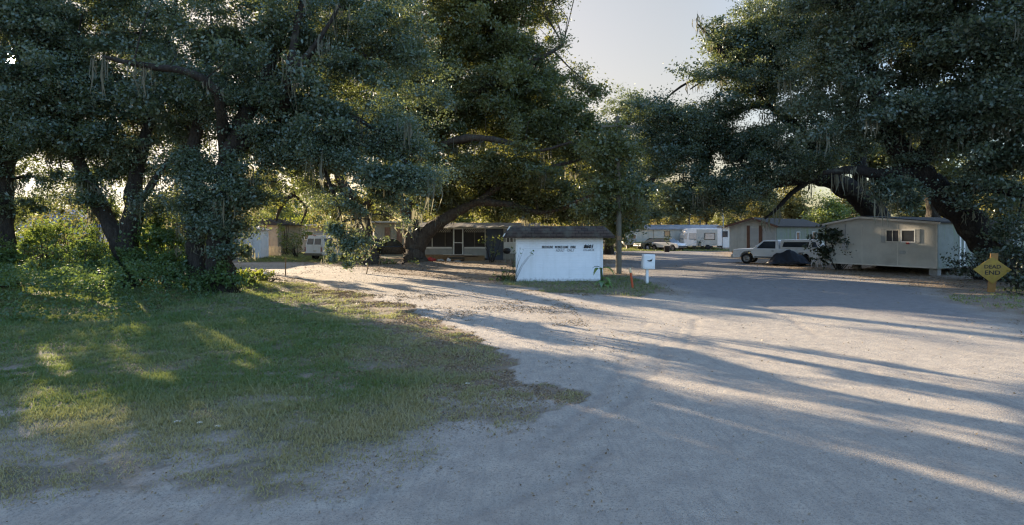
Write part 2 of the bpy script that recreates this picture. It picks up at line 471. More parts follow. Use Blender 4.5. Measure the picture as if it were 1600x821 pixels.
def masks(x, y):
    wx = x+(fbm(x*.9, y*.9, 11, 4)-.5)*1.5; wy = y+(fbm(x*.9, y*.9, 23, 4)-.5)*1.5
    lawn = inpoly(wx, wy, LAWN); isl = inpoly(wx, wy, ISLAND); road = inpoly(wx, wy, ROADP) & ~isl & ~lawn
    front = inpoly(wx, wy, FRONT)
    dl = segdist(wx, wy, LAWN, True)*np.where(lawn, 1, -1)
    dr = np.minimum(segdist(wx, wy, ROADP, True), segdist(wx, wy, ISLAND, True))*np.where(road, 1, -1)
    return lawn, isl, road, front, dl, dr
lawn, isl, road, front, dl, dr = masks(px, py)
n1 = fbm(px*.55, py*.55, 31, 5); n2 = fbm(px*2.3, py*2.3, 41, 4); n3 = fbm(px*.16, py*.16, 51, 3)
def grass_amount(x, y, dl):
    """turf cover of the lawn: thick in the middle, worn to sand near the road and at the front"""
    n1 = fbm(x*.55, y*.55, 31, 5); n2 = fbm(x*2.3, y*2.3, 41, 4)
    right = np.minimum(dl, 99)
    g = sstep(.0, 3.2, right+(n1-.5)*4.5)
    worn = sstep(8.6, 5.4, y+(n1-.5)*6.5+(n2-.5)*3)           # towards the road in front
    g = g*(1-.72*worn)
    return np.clip(g*sstep(.26, .5, n2*.6+n1*.4+.08*(1-worn)), 0, 1)
g_at = np.where(lawn, grass_amount(px, py, dl), 0)
g_at = np.maximum(g_at, np.where(isl, sstep(.4, .55, n2*.6+n1*.4)*.7, 0))
farlawn = inpoly(px, py, IMG([(380,409),(560,409),(700,395),(520,380),(300,380)])) | inpoly(px, py, IMG([(940,392),(1130,392),(1180,398),(1100,384),(930,384)]))
g_at = np.where(farlawn & ~road, .8*sstep(.35, .5, n1), g_at)
sand = np.clip(sstep(-.25, .9, dr+(n2-.5)*1.2)+np.where(lawn, (1-.75*g_at)*sstep(10.5, 7.2, py+(n1-.5)*6)*sstep(-.03, .03, fbm(px*1.5, py*1.9, 33, 4)-(.36+.14*sstep(6.2, 9.5, py))), 0), 0, 1)
asph = sstep(-.4, 1.6, segdist(px, py, ASPH, True)*np.where(inpoly(px, py, ASPH), 1, -1)+(n1-.5)*3)
# ruts: wheel tracks swinging out of the drive, darker damp dirt
TR = [[(1600,560),(1300,520),(1050,500),(850,480),(600,440)],[(1500,600),(1200,560),(980,520),(800,470)],[(560,800),(760,735),(870,672),(930,620),(980,560),(1010,500),(1010,470)],
      [(480,815),(720,760),(860,705),(960,640),(1030,570),(1050,500)],[(700,821),(900,745),(1010,665),(1070,580),(1085,500)],[(500,800),(740,745),(880,690),(975,630),(1045,565),(1065,500)],[(1600,640),(1350,560),(1120,515),(900,480),(640,446)],[(1600,760),(1450,640),(1320,550),(1220,490),(1150,455)]]
trk = np.zeros(len(px))
for i, t in enumerate(TR):
    d = segdist(px+(n1-.5)*.5, py+(n1-.5)*.5, IMG(t))
    trk = np.maximum(trk, np.exp(-(d/.09)**2)*sstep(.38, .62, fbm(px*.7, py*.7, 60+i, 3)))
z = (n3-.5)*.10*np.where(road, .4, 1)+(n1-.5)*.05*np.where(road, .3, 1)+(n2-.5)*.03*np.where(road, .25, 1)-.02*trk*road
z = z*np.clip(40/np.maximum(np.hypot(px, py), 1), 0, 1)
z += .22*np.exp(-(((px+7.6)/2.6)**2+((py-42.5)/1.8)**2))+.15*np.exp(-(((px+12.7)/3)**2+((py-25.5)/2.2)**2))
def ground_z(x, y):
    i = int(np.clip(np.searchsorted(gx, x)-1, 0, NX-2)); j = int(np.clip(np.searchsorted(gy, y)-1, 0, NY-2))
    Z = z.reshape(NY, NX); return float((Z[j, i]+Z[j, i+1]+Z[j+1, i]+Z[j+1, i+1])/4)
Zg = z.reshape(NY, NX)
def gz(x, y):
    i = np.clip(np.searchsorted(gx, x)-1, 0, NX-2); j = np.clip(np.searchsorted(gy, y)-1, 0, NY-2)
    fx = (x-gx[i])/(gx[i+1]-gx[i]); fy = (y-gy[j])/(gy[j+1]-gy[j])
    return (Zg[j, i]*(1-fx)+Zg[j, i+1]*fx)*(1-fy)+(Zg[j+1, i]*(1-fx)+Zg[j+1, i+1]*fx)*fy
litter_at = np.where(front | (~road & ~lawn), .8, .15)
litter_at = np.where(lawn, sstep(3.2, .3, dl+(n1-.5)*3)*sstep(7.2, 11, py)*.9+.12, litter_at)
litter_at = np.where(road, .55*sstep(1.6, 0, dr+(n1-.5)*2), litter_at)
litter_at = np.maximum(litter_at, np.where(road & (py > 14) & (py < 40) & (px < 3), .55*sstep(.35, .6, n1), 0))

t = NT('ground_earth'); o = t.obj()
fine = t.noise(30, 6, .8, o); mid = t.noise(3.2, 7, .65, o); big = t.noise(.35, 5, .6, o); grit = t.noise(160, 3, .7, o)
sandc = t.mix(t.ramp(mid, .3, .7), (.465, .42, .355), (.325, .292, .255))
sandc = t.mix(t.math('MULTIPLY', t.ramp(fine, .5, .64), .75), sandc, (.19, .175, .16))
mp_ = t.n('ShaderNodeMapping'); t.l(o, mp_.inputs[0]); mp_.inputs['Rotation'].default_value = (0, 0, R(38)); mp_.inputs['Scale'].default_value = (7, .5, 1)
scuff = t.noise(1.6, 6, .7, mp_.outputs[0])
sandc = t.mix(t.math('MULTIPLY', t.ramp(scuff, .52, .66), .5), sandc, (.25, .235, .215))
sandc = t.mix(t.math('MULTIPLY', t.ramp(t.noise(75, 3, .6, o), .60, .68), .85), sandc, (.11, .10, .09))
sandc = t.mix(t.math('MULTIPLY', t.ramp(big, .45, .7), .35), sandc, (.30, .27, .235))
aspc = t.mix(t.ramp(mid, .3, .7), (.20, .195, .20), (.135, .135, .14))
aspc = t.mix(t.math('MULTIPLY', t.ramp(grit, .5, .8), .5), aspc, (.28, .27, .26))
roadc = t.mix(t.math('MULTIPLY', t.attr('asph'), .8), sandc, aspc)
roadc = t.mix(t.math('MULTIPLY', t.attr('trk'), .3), roadc, (.20, .18, .165))
soil = t.mix(t.ramp(fine, .3, .7), (.31, .275, .23), (.165, .145, .12))
soil = t.mix(t.math('MULTIPLY', t.attr('litter'), t.ramp(mid, .3, .6)), soil, t.mix(t.ramp(fine, .4, .65), (.23, .16, .10), (.13, .095, .065)))
turf = t.mix(t.ramp(mid, .35, .65), (.085, .10, .05), (.17, .15, .10))
c = t.mix(t.attr('grass'), soil, turf)
c = t.mix(t.attr('sand'), c, roadc)
c = t.mix(t.math('MULTIPLY', t.math('MULTIPLY', t.attr('litter'), t.attr('sand')), t.ramp(fine, .45, .6)), c, (.16, .12, .085))
hgt = t.math('ADD', t.math('MULTIPLY', fine, .8), t.math('ADD', t.math('MULTIPLY', mid, 1.2), t.math('MULTIPLY', grit, .25)))
M['earth'] = t.bsdf(c, .92, t.bump(hgt, .8, .035), spec=.2)

idx = np.arange(NX*NY).reshape(NY, NX)
quad = np.stack([idx[:-1, :-1], idx[:-1, 1:], idx[1:, 1:], idx[1:, :-1]], -1).reshape(-1, 4)
lf = lawn[quad].sum(1) >= 2; rf = (road[quad].sum(1) >= 2) & ~lf
vert = np.stack([px, py, z], 1)
for nm, sel in (('dirt_road', rf), ('lawn', lf), ('ground', ~(lf | rf))):
    q = quad[sel]; u, inv = np.unique(q, return_inverse=True); inv = inv.reshape(-1, 4)
    me = npmesh(nm, vert[u], inv, M['earth'], {'grass': g_at[u], 'sand': sand[u], 'asph': asph[u], 'trk': trk[u]*road[u], 'litter': litter_at[u]}, smooth=True)
    tag(link(nm, me), kind='structure')
# ------------------------------------------------------------------ the oaks
OAKG = 'live oaks around the road entrance'
tree('oak_tree', 'dark oak with one straight trunk at the far outer end of the vine bank',
  [[(6,446,26,.46),(8,380,26,.40),(4,300,26.2,.36),(20,210,26,.30),(38,100,26,.22),(60,0,26,.12)],
   [(20,210,26,.16),(60,160,25.5,.12),(110,120,25,.07)], [(4,300,26.2,.18),(-60,220,26,.14),(-120,120,26,.08)]],
  [(20,110,26,4.6,4,3.6),(-70,200,26,4,4,3.6),(110,20,27,4,4,3.2,.6),(-100,40,27,5,5,4.5),(30,235,26.5,2.8,2.4,1.6),(-40,330,25.5,1.7,1.7,1.2),(60,-40,27,4,4,3),(70,200,25.2,2.6,2.2,1.6),(25,310,26.8,1.5,1.3,1.1),(90,285,27,1.5,1.3,.8,.7),(60,120,28,4,3,3.4)],
  .125, 74, 1.55, 11, moss=26, group=OAKG)
tree('oak_tree', 'dark oak with a trunk forking low into two stems, behind the vine-covered bank',
  [[(193,442,26,.52),(196,395,26,.46),(207,335,26,.36),(213,270,26,.30),(236,180,26,.22),(256,90,26,.15),(275,0,26,.08)],
   [(194,392,26,.38),(165,340,26,.33),(128,262,26,.26),(96,180,26,.19),(72,80,26,.12)],
   [(128,262,26,.14),(70,215,26,.11),(20,190,26,.07)], [(207,335,26,.16),(255,262,25.5,.12),(290,225,25.5,.07)]],
  [(165,50,26,4.3,4,4,.7),(125,170,26,3.4,3.3,2.2),(250,160,26.5,2.8,2.8,2.4),(240,30,27,3.6,3.6,3.6,.5),(205,232,25.6,2.0,2,1.2),(80,110,25.5,3,3,2.6),(262,275,27,1.2,1.2,1.3),(95,262,26.5,1.3,1.3,.8),(180,280,26.4,1.5,1.3,1.0,.8),(225,315,25.2,.9,.8,.9),(150,290,25,1.1,.9,.7),(110,320,26,1.0,.8,.6),(170,140,28,4,3,3.6),(235,230,28,2.6,2.4,2.0),(265,340,27.5,.9,.8,.9,.9),(150,335,27.5,1.0,.9,.7,.7),(250,100,28,4,3,4,.35)],
  .12, 74, 1.5, 12, moss=70, group=OAKG)
tree('oak_tree', 'tall oak wrapped in vines and moss, its leafy bough drooping over the road edge',
  [[(343,455,23.4,.54),(343,390,23.4,.46),(346,310,23.4,.38),(358,240,23.4,.33),(400,150,23.8,.27),(436,70,24.2,.2),(460,-20,24.5,.13)],
   [(312,452,23.9,.42),(305,360,24.2,.36),(300,255,24.6,.28),(318,160,24.5,.20),(330,60,24.5,.14)],
   [(350,250,24.3,.22),(345,165,22.2,.18),(325,130,21.6,.16),(290,112,21.4,.14),(240,105,21.3,.12),(190,96,21.3,.09),(160,88,21.3,.05)],[(440,192,24,.22),(452,120,22,.16),(462,50,21.8,.12),(478,-30,21.8,.08)],[(452,120,22,.12),(500,60,21.8,.09),(530,10,21.8,.06)],
   [(358,240,23.4,.22),(440,192,24,.15),(520,175,23.4,.11),(590,205,22.8,.07),(640,262,22.4,.04)],
   [(540,372,22.3,.02),(541,395,22.1,.015),(543,418,22,.01)],[(540,372,22.3,.02),(524,386,22.1,.014),(517,406,22,.01)],[(440,192,24,.13),(490,240,23.4,.10),(520,300,22.8,.07),(540,372,22.3,.03)]],
  [(395,60,24.5,4.3,4,3.8,.5),(330,150,25,3.2,3.2,2.6),(480,120,23.6,3,3,2.4),(555,190,23,2.5,2.5,2.0),(612,262,22.5,1.5,1.6,1.3),(588,318,22.5,1.35,1.3,1.0),(525,270,23,1.5,1.4,1.1),(520,50,25,3.8,3.8,3.6,.5),
   (470,250,23.5,1.4,1.4,1.3),(545,345,22.2,.85,.8,.55,.7),(517,402,22,.16,.2,.26,16,.3),(508,385,22,.25,.25,.25,9,.35),(560,378,22.1,.4,.3,.25,6,.4),(528,362,22.2,.5,.4,.3,4,.5),(590,368,22.2,.35,.3,.3,5,.4),(543,416,22,.12,.12,.2,16,.28),(540,388,22.1,.25,.25,.3,8,.35),(372,352,24,.7,.7,.8),(600,120,25,3,3,2.8),(432,285,23.8,.8,.8,.7),
   (340,300,23.2,1.0,.8,2.2,1.7),(300,255,23.8,1.0,.9,1.6,1.5),(366,268,23,.8,.7,1.5,1.4),(415,215,24,1.4,1.4,1.2),(650,320,22.4,.55,.6,.75),(500,290,22.8,1.1,1,.8,1.3),(545,305,22.6,1.2,1.1,.9,1.3),(602,300,22.4,1.3,1.2,1.0,1.3),(650,278,22.4,.9,.9,1.1,1.3),(632,350,22.3,.65,.7,.7,1.4),(442,268,23.6,1.1,1,.9),(408,305,24,.7,.7,.6),(592,350,22.3,.7,.7,.5,1.0),(520,240,23,1.8,1.6,1.3),(600,240,22.8,1.6,1.5,1.3),(555,320,22.4,.9,.9,.6,.8),(565,372,22.2,.3,.3,.35,4),(385,395,24.2,.28,.28,.3,5,.5),(560,40,24,3,3,2.4,.5),(400,150,26,3.4,2.6,3.0,.4),(470,190,25,2.6,2.2,2.4),(540,240,23.2,2.0,1.8,1.5),(430,235,24.6,1.5,1.3,1.3),(580,275,22.6,1.5,1.5,1.3),(640,300,22.4,.9,.9,.9,1.3),(620,345,22.3,.6,.6,.5,1.6),(572,330,22.5,.8,.8,.6,.9),(480,20,26,4,3,3.4,.3),(302,330,23.7,.9,.7,1.4,1.3),(345,372,23.1,.8,.5,.9,1.2)],
  .12, 78, 1.65, 13, moss=120, group=OAKG, gapt=.42, mosspts=[(P3(a, b, 24.0)) for a in range(285, 388, 7) for b in (300, 345, 385)])
tree('oak_tree', 'slender leaning oak with a warm lit trunk between the white van and the black car',
  [[(579,414,42,.62),(574,382,42,.52),(562,335,42,.47),(541,300,42,.40),(520,240,42,.30),(510,150,42,.20),(500,50,42,.12)],
   [(562,335,42,.3),(600,282,42,.24),(640,205,42,.17),(660,110,42,.1)],
   [(541,300,42,.26),(495,288,43,.21),(458,304,44,.18),(440,322,44,.14),(431,346,44,.08)], [(458,304,44,.12),(478,325,44,.1),(470,350,44,.05)]],
  [(520,190,42,5,5,3.6,.5),(560,90,43,6,5,4.6,.5),(470,70,43,6,5,5,.35),(478,285,42,2.8,2.8,1.4),(618,300,42,1.6,1.8,1.2),(425,290,44,3,3,1.3),(540,320,42,1.4,1.5,.8),(620,200,43,4,4,3.2),(520,325,45,1.7,1.7,.9)],
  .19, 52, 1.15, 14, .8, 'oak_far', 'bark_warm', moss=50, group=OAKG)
tree('oak_tree', 'huge oak with a massive trunk and low arching limb before the screened porch',
  [[(648,416,43,.84),(648,388,43,.70),(643,355,43,.60),(636,318,43,.52),(641,258,43,.50),(661,180,43,.40),(690,90,43,.30),(720,10,43,.18)],
   [(650,394,43,.60),(668,364,42.7,.50),(690,346,42.3,.43),(714,332,42,.37),(746,317,41.5,.30),(790,319,41,.24),(840,332,40.5,.16),(880,326,40,.10)],
   [(641,258,43,.42),(690,228,41,.3),(740,216,39.4,.24),(790,222,39,.18),(838,236,39,.12),(892,222,39,.06)], [(661,180,43,.36),(750,140,42,.29),(830,100,42,.2),(880,70,42,.1)],
   [(746,317,41.5,.26),(800,280,41.5,.24),(860,262,41,.16),(905,250,41,.08)], [(690,90,43,.2),(640,60,43,.14),(600,30,43,.08)],[(880,326,40,.16),(925,305,35.5,.11),(955,290,32.8,.06)],[(925,305,35.5,.09),(945,260,33.5,.07),(960,215,33.2,.04)]],
  [(700,40,43,7,6,5),(770,50,43,5,6,5),(836,120,43,3.1,5,3.0),(800,180,42,5,5,3),(700,160,43,5.5,5,3.6),(872,200,42,2.8,4,2.4),(903,262,41,2.2,3,1.9),(820,262,41,3.6,4,1.7),(730,262,42,3.6,4,1.5),(640,200,44,4,4,4),
   (905,318,41,2.3,3,1.1),(850,306,41.5,2.6,3,.9),(640,285,44,2.3,2.5,1.7),(760,-30,43,6,6,4),(925,135,43,.9,1,.7,1.4),(790,300,43,2.4,2.6,.8),(690,300,43,1.6,1.8,.8),(930,195,42,.7,1,1.2),(945,345,42,1.2,1.5,1.2),(945,250,32.7,1.5,.8,1.3,1.3),(957,300,32.6,1.3,.7,.9,1.4),(962,212,33,1.1,.9,1.0,1.2),(935,332,33,1.1,1,.6,1.3),(985,335,34,1.0,1,.8,1.2),(970,362,33.6,.6,.6,.4,1.6),(760,296,42.5,2.4,2.2,.7),(830,325,41.5,2.0,2,.6),(720,318,43.5,1.5,1.5,.5),(900,345,40,1.7,2,.6),(860,338,41,1.6,1.8,.5),(680,325,44,1.2,1.4,.6)],
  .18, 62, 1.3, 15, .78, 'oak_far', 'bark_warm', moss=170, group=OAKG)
tree('oak_tree', 'rounded dark oak standing behind the utility pole under the open sky',
  [[(952,398,60,.5),(956,340,60,.42),(975,255,60,.32),(984,180,60,.16)], [(956,340,60,.25),(950,270,59,.18),(945,240,58,.1)], [(960,330,60,.25),(1030,270,60,.16),(1045,230,60,.08)]],
  [(985,172,60,2.0,2.4,2.2),(962,228,58,1.9,2.4,2.2),(1012,232,60,2.8,3,3.2),(972,300,57,3,3,2.2),(1020,315,58,3,3,1.8),(942,318,50,2.4,3,1.7),(1050,200,60,2,2.4,2.6),(955,365,52,1.2,1.5,.8),(975,335,46,1.8,1.8,1.3),(1000,330,55,2.2,2,1.3)],
  .22, 46, 1.15, 16, .85, 'oak', 'bark', group=OAKG)
tree('oak_tree', 'wide oak with long low limbs, rooted behind the cream mobile home',
  [[(1392,432,38,.85),(1372,345,38,.75),(1345,310,38,.68),(1310,286,37.5,.58),(1270,279,37,.42),(1215,287,36.5,.28),(1165,306,36,.18),(1122,322,36,.08)],
   [(1310,286,37.5,.42),(1262,220,37,.36),(1202,160,37,.28),(1150,110,37,.18),(1112,62,37,.1),(1090,38,37,.05)], [(1345,310,38,.5),(1338,220,38,.4),(1320,120,37,.3),(1300,20,37,.2)],
   [(1270,279,37,.2),(1240,300,36.5,.15),(1210,330,36,.1),(1195,342,36,.06)]],
  [(1200,225,37,4.2,4,2.6),(1120,232,37,3.0,3.4,2.6),(1080,205,38,2.6,3,2.2),(1062,268,38,2.2,3,2.2),(1150,140,37,2.8,3.4,2.2),(1195,62,37,2.8,3.4,2.4),(1255,100,37,4,4,3.4),(1285,210,36,3.3,3.5,2.1),(1250,5,37,4,4,2.4),
   (1132,300,36,2.8,3,1.0),(1115,38,37,.8,.8,.6,1.6),(1098,58,37,.4,.4,.3,3),(1092,25,37,.35,.4,.25,3),(1142,48,37.3,1.3,1.2,1.0,1),(1232,268,35.5,2.4,2.5,.7),(1020,175,40,1.5,2,1.2),(1065,320,38,1.9,2,1.0),(1150,78,38,1.2,1.2,.9),(1100,112,37.6,1.3,1.3,.8,1.4),(1130,78,37.4,.9,.9,.6,1.4),(1078,140,37.8,1.0,1.0,.7,1.4),(1040,235,39,1.8,2.2,2.2)],
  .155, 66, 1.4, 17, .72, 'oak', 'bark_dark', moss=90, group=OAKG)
tree('oak_tree', 'near-black oak, its thick trunk leaning between the cream mobile home and the yellow sign',
  [[(1588,446,28,.88),(1546,384,28,.72),(1506,338,28,.64),(1464,296,27.8,.58),(1427,258,27.6,.52),(1398,222,27.4,.44),(1370,150,27,.32),(1350,60,27,.25)],
   [(1427,266,27.6,.4),(1382,273,27,.28),(1332,266,26.6,.2),(1288,270,26.4,.1)], [(1478,310,28,.5),(1530,288,27,.4),(1600,301,26,.33),(1700,322,25,.2)],
   [(1427,266,27.6,.42),(1482,180,27,.36),(1540,90,26.5,.27),(1580,0,26,.16)], [(1520,286,27,.24),(1560,250,26,.2),(1620,235,25,.12)]],
  [(1330,185,27,2.8,3,1.6),(1400,95,27,4,4,2.8),(1500,55,26,4,4,2.8),(1590,60,25,4,4,3.2),(1590,165,25,3,3,1.6),(1520,175,26,3,3,1.4),(1445,192,27,2.4,2.5,1.1),(1350,20,28,4,4,2.8),(1690,150,25,4,4,3),
   (1602,238,25,2.3,2.5,.8),(1480,240,26.5,1.5,1.6,.6),(1300,110,28,2.6,3,2.2),(1560,300,26,1.6,1.8,.7),(1410,285,26.5,1.1,1.2,.5),(1440,-30,27,5,5,2.5),(1530,340,27,1.0,1.2,1.0),(1590,345,25.8,1.0,1.0,1.0),(1575,395,25.6,1.0,.9,.9),(1400,305,26.6,1.0,1,.5),(1540,265,25.8,1.6,1.4,.7)],
  .135, 76, 1.5, 18, .66, 'oak_right', 'bark_dark', moss=120, group=OAKG)
# oaks standing deeper in the park that close the view under the big crowns
for i, (lab, x, b, y, bl) in enumerate([
  ('dense dark tree rising directly behind the screened porch house', 770, 400, 60, [(770,270,60,6,5,3),(730,200,60,5,5,4),(690,325,58,3,2.5,1.8),(800,335,60,3.5,3,1.3),(740,310,62,3,3,1.5),(850,330,60,3,3,1.5),(830,250,58,6,5,3.4),(880,290,56,4,4,2.4),(800,170,60,6,5,4)]),
  ('broad dark tree behind the black shingle roof of the sign shed', 900, 396, 66, [(900,280,66,6,5,3.2),(850,230,64,5,5,3.4),(930,255,66,4,4,2.8),(880,330,62,5,4,2)]),
  ('dark tree closing the gap under the level limb of the black oak',1455,402,50,[(1430,235,48,5,4,2.6),(1490,200,48,5,4,3.5),(1345,250,50,2.2,3,1.0),(1530,245,46,4,3,1.8),(1480,285,50,3,3,1.0)]),
  ('tall tree behind the long pale mobile home, beside its left end', 985, 392, 84, [(985,290,84,6,5,3.5),(950,250,84,6,5,4),(1010,320,82,5,4,2.4)])]):
    tree('oak_tree', lab, [[(x,b,y,.6),(x+4,b-60,y,.5),(x-6,b-120,y,.3),(x,b-190,y,.12)]], bl, .26, 42, .95, 30+i, .95, 'oak_far', 'bark', group='trees deeper in the park', gapk=1.3)

# ------------------------------------------------------------------ far trees: three kinds, copied
def far_proto(seed, h, rad, leafm):
    rng = np.random.default_rng(seed)
    bl = []
    for k in range(9):
        a = rng.random()*6.28; r = rad*.55*rng.random()**.5; zz = h*(.34+.5*rng.random()); s = rad*(.38+.28*rng.random())
        bl.append((r*math.cos(a), r*math.sin(a), zz, s, s, s*.8))
    v, f, tint, cl = crown(bl, .34, 120, .95, seed, 1.0, gate=False)
    root = thing('far_tree', 'x', 'tree')
    mb = MB(); s = add_limb(mb, [(0,0,-.2,.36),(0.1,0,h*.3,.28),(.3,.2,h*.55,.2),(.1,.3,h*.8,.08)], rng, 8)
    for b in bl:
        k = np.abs(s[:, 2]-b[2]*.75).argmin()
        add_limb(mb, [(*s[k][:3], .12), (b[0]*.5, b[1]*.5, b[2]*.9, .08), (b[0], b[1], b[2], .03)], rng, 5)
    mb.build('trunk', M['bark'], root); link('crown', npmesh('crown', v, f, M[leafm], {'tint': tint}), root)
    return root
protos = [far_proto(201, 12, 4.6, 'golden'), far_proto(202, 10.5, 4.2, 'golden'), far_proto(203, 12.5, 4.4, 'oak_far'), far_proto(204, 8, 3.8, 'lime')]
used = [False]*4
def far(kind, px_, y, sc, lab, rz):
    o = protos[kind] if not used[kind] else copy_tree(protos[kind]); used[kind] = True
    o.location = ((px_-CX)/FPX*y, y, 0); o.rotation_euler = (0, 0, rz); o.scale = (sc*1.05, sc*1.05, sc)
    tag(o, lab, 'tree', 'far trees behind the mobile homes')
FAR = [(0,1010,104,.95,'golden leafed far tree above the left half of the long pale mobile home'),(1,1058,98,.9,'yellowish far tree over the small square window of the long mobile home'),
 (0,1105,108,1.0,'golden far tree above the white travel trailer roof'),(2,1150,100,.8,'green far tree between the travel trailer and the brown trimmed home'),
 (1,1195,92,.95,'golden far tree above the gable peak of the brown trimmed home'),(0,1240,96,1.0,'sunlit far tree behind the roof of the brown trimmed home, seen under the low limb'),
 (3,1290,84,.95,'pale green far tree seen below the oak limb left of the leaning trunk'),(1,1345,90,1.0,'golden far tree showing through the gap beside the leaning oak trunk'),
 (0,1420,84,.9,'far tree hidden mostly by the two leaning oak trunks'),(1,1510,70,.95,'sunlit yellow tree behind the black oak, under its level limb'),
 (0,1575,66,.9,'sunlit tree at the picture edge above the dark hedge'),(3,1640,64,.9,'pale tree beyond the picture edge behind the dark hedge'),
 (3,720,96,.95,'bright lime green tree seen under the arching limb above the porch roof'),(3,770,104,.8,'lime green tree peeping over the middle of the porch roof'),
 (1,560,98,.8,'yellowish tree behind the slender leaning oak'),(3,500,92,.8,'lime tree behind the white van roof'),(0,440,96,.8,'golden tree behind the tan picket wall'),
 (3,395,88,.7,'pale lime tree above the bright white shed'),(1,330,94,.75,'yellow tree behind the vine wrapped oak'),(3,255,84,.6,'lime tree between the forked oak and the vine wrapped oak'),
 (1,150,92,.7,'yellow tree seen through the gap left of the forked oak'),(3,85,80,.55,'lime tree above the blue grey roof behind the bank'),(2,20,96,.7,'green tree behind the single straight trunk'),
 (2,660,92,1.0,'dark green tree behind the massive oak trunk'),(2,845,100,1.0,'dark green tree behind the right end of the porch roof'),(0,600,110,.9,'golden tree behind the beige home wall'),
 (2,930,100,1.0,'dark green tree left of the utility pole'),(2,1060,120,1.05,'dark green tree rising behind the golden trees of the long mobile home')]
for i, (k, x, y, s, l) in enumerate(FAR): far(k, x, y, s, l, i*1.7)

# ------------------------------------------------------------------ shrubs and saplings
def shrub(name, label, px_, py_, y, blobs, leaf, per, dens, seed, clr, leafm, cat='shrub', group=None, asp=.6, stems=5, thin=1.0):
    rng = np.random.default_rng(seed)
    X = (px_-CX)/FPX*y; org = np.array([X, y, 0.0])
    root = thing(name, label, cat, tuple(org), 0, group)
    v, f, tint, cl = crown([(b[0]+X, b[1]+y, *b[2:]) for b in blobs], leaf, per, dens, seed, clr, asp, True, .8)
    link('foliage', npmesh('foliage', v-org, f, M[leafm], {'tint': tint}), root)
    mb = MB()
    for c in cl[rng.random(len(cl)) < min(1, 14*stems/5/len(cl))]:
        e = c-org; m = e*np.array([.45, .45, .6])+rng.normal(size=3)*.08
        mb.tube([(rng.normal()*.1, rng.normal()*.1, -.1), m, e], [.03*thin, .02*thin, .008*thin], 5, cap=False)
    if mb.v: mb.build('stem', M['bark'], root)
    return root
SG = 'shrubs along the vine bank'
for i, (lab, x, y, h, w, lm) in enumerate([
  ('leafy bush at the foot of the single straight trunk',30,26.5,1.5,1.2,'vine'),('tall leafy sapling left of the forked trunk',75,28,2.6,1.4,'vine'),('leafy bush in front of the slat fence',110,27.5,2.2,1.2,'vine'),
  ('thin tall sapling just left of the forked trunk',150,27,3.0,1.0,'vine'),('bush crowding the base of the forked trunk',190,25.2,1.4,1.3,'vine'),('backlit bush right of the forked trunk',228,26.5,2.6,1.0,'vine'),
  ('dense bush between the two big trunks',258,25.5,2.6,1.3,'vine'),('bush at the left foot of the vine wrapped oak',292,24.6,1.6,.9,'vine'),('sunlit weed clump right of the vine wrapped oak',388,25.2,.7,.7,'lime'),
  ('small weed clump at the corner of the bank by the wooden stake',418,27.5,.45,.6,'lime'),('leafy bush right in front of the forked trunk base',208,24.8,1.9,1.25,'vine'),('low bush before the foot of the vine wrapped oak',325,22.8,1.1,1.0,'vine'),('small bush at the road side foot of the vine wrapped oak',366,22.7,.8,.7,'vine'),('bush in front of the single straight trunk',12,24.9,2.0,1.3,'vine'),('round bush on the bank between the straight trunk and the forked trunk',125,25,2.1,1.4,'vine'),('bush on the bank before the bare pole',272,24,1.7,1.1,'vine')]):
    if i < 8: w *= 1.35; h *= 1.2        # enlarged to block the low sun and shade the lawn
    shrub('shrub', lab, x, 430, y, [(0,0,h*.45,w*.8,w*.7,h*.42),(w*.35,0,h*.75,w*.5,w*.5,h*.3),(-w*.4,.1,h*.6,w*.5,w*.5,h*.35)], .125, 84, 5.0, 300+i, .28, lm, group=SG)
UG = 'understory trees behind the bank'
for i, (lab, x, y, h, w, lm) in enumerate([('lime understory tree in front of the blue grey roof',40,44,4.6,2.4,'lime'),('golden understory tree left of the forked oak, behind the slat fence',105,40,5.2,2.2,'golden'),
  ('green understory tree directly behind the forked oak trunk',165,38,4.2,2.0,'oak_far'),('green understory tree between the forked oak and the bare pole',235,40,4.8,1.9,'oak_far'),('golden understory tree just behind the bare pole',290,42,5.6,1.9,'golden'),
  ('green understory tree behind the vine wrapped oak trunk',345,40,5.2,1.8,'oak_far'),('tall lime understory tree left of the white van',448,58,6.4,2.4,'lime'),('golden understory tree above the white van roof',525,63,7.0,2.6,'golden'),
  ('green understory tree filling the gap above the bright white shed',395,62,7.4,3.0,'golden'),('green understory tree beyond the outer picture edge',-30,42,5.0,2.6,'oak_far')]):
    shrub('understory_tree', lab, x, 400, y, [(0,0,h*.55,w,w*.9,h*.38),(w*.6,0,h*.78,w*.6,w*.6,h*.22),(-w*.6,.2,h*.7,w*.7,w*.7,h*.25),(0,.3,h*.25,w*.9,w*.7,h*.22)], .2, 40, 2.6, 500+i, .42, lm, 'tree', UG)
shrub('shrub', 'spreading dark shrub with flat leaf sprays in front of the cream mobile home', 1312, 415, 36,
  [(-1.2,0,1.9,1.0,.8,.28),(0,.2,2.5,1.0,.8,.3),(.9,-.2,2.1,.9,.7,.28),(1.7,0,1.75,.5,.5,.22),(.2,0,1.3,1.1,.8,.35),(-.6,.1,.8,.9,.7,.5),(.9,0,.7,.8,.7,.5),(1.2,-.2,1.35,.6,.5,.2),(-1.6,0,1.3,.6,.6,.3),(-.4,0,2.1,1.0,.8,.4),(.4,.1,1.7,1.1,.8,.4),(2.0,-.2,2.2,.5,.4,.15),(1.7,-.2,2.0,.7,.5,.25),(1.9,-.2,1.4,.5,.5,.25),(1.3,-.2,1.0,.6,.5,.3)], .20, 44, 6.5, 330, .3, 'darkbush', asp=.7)
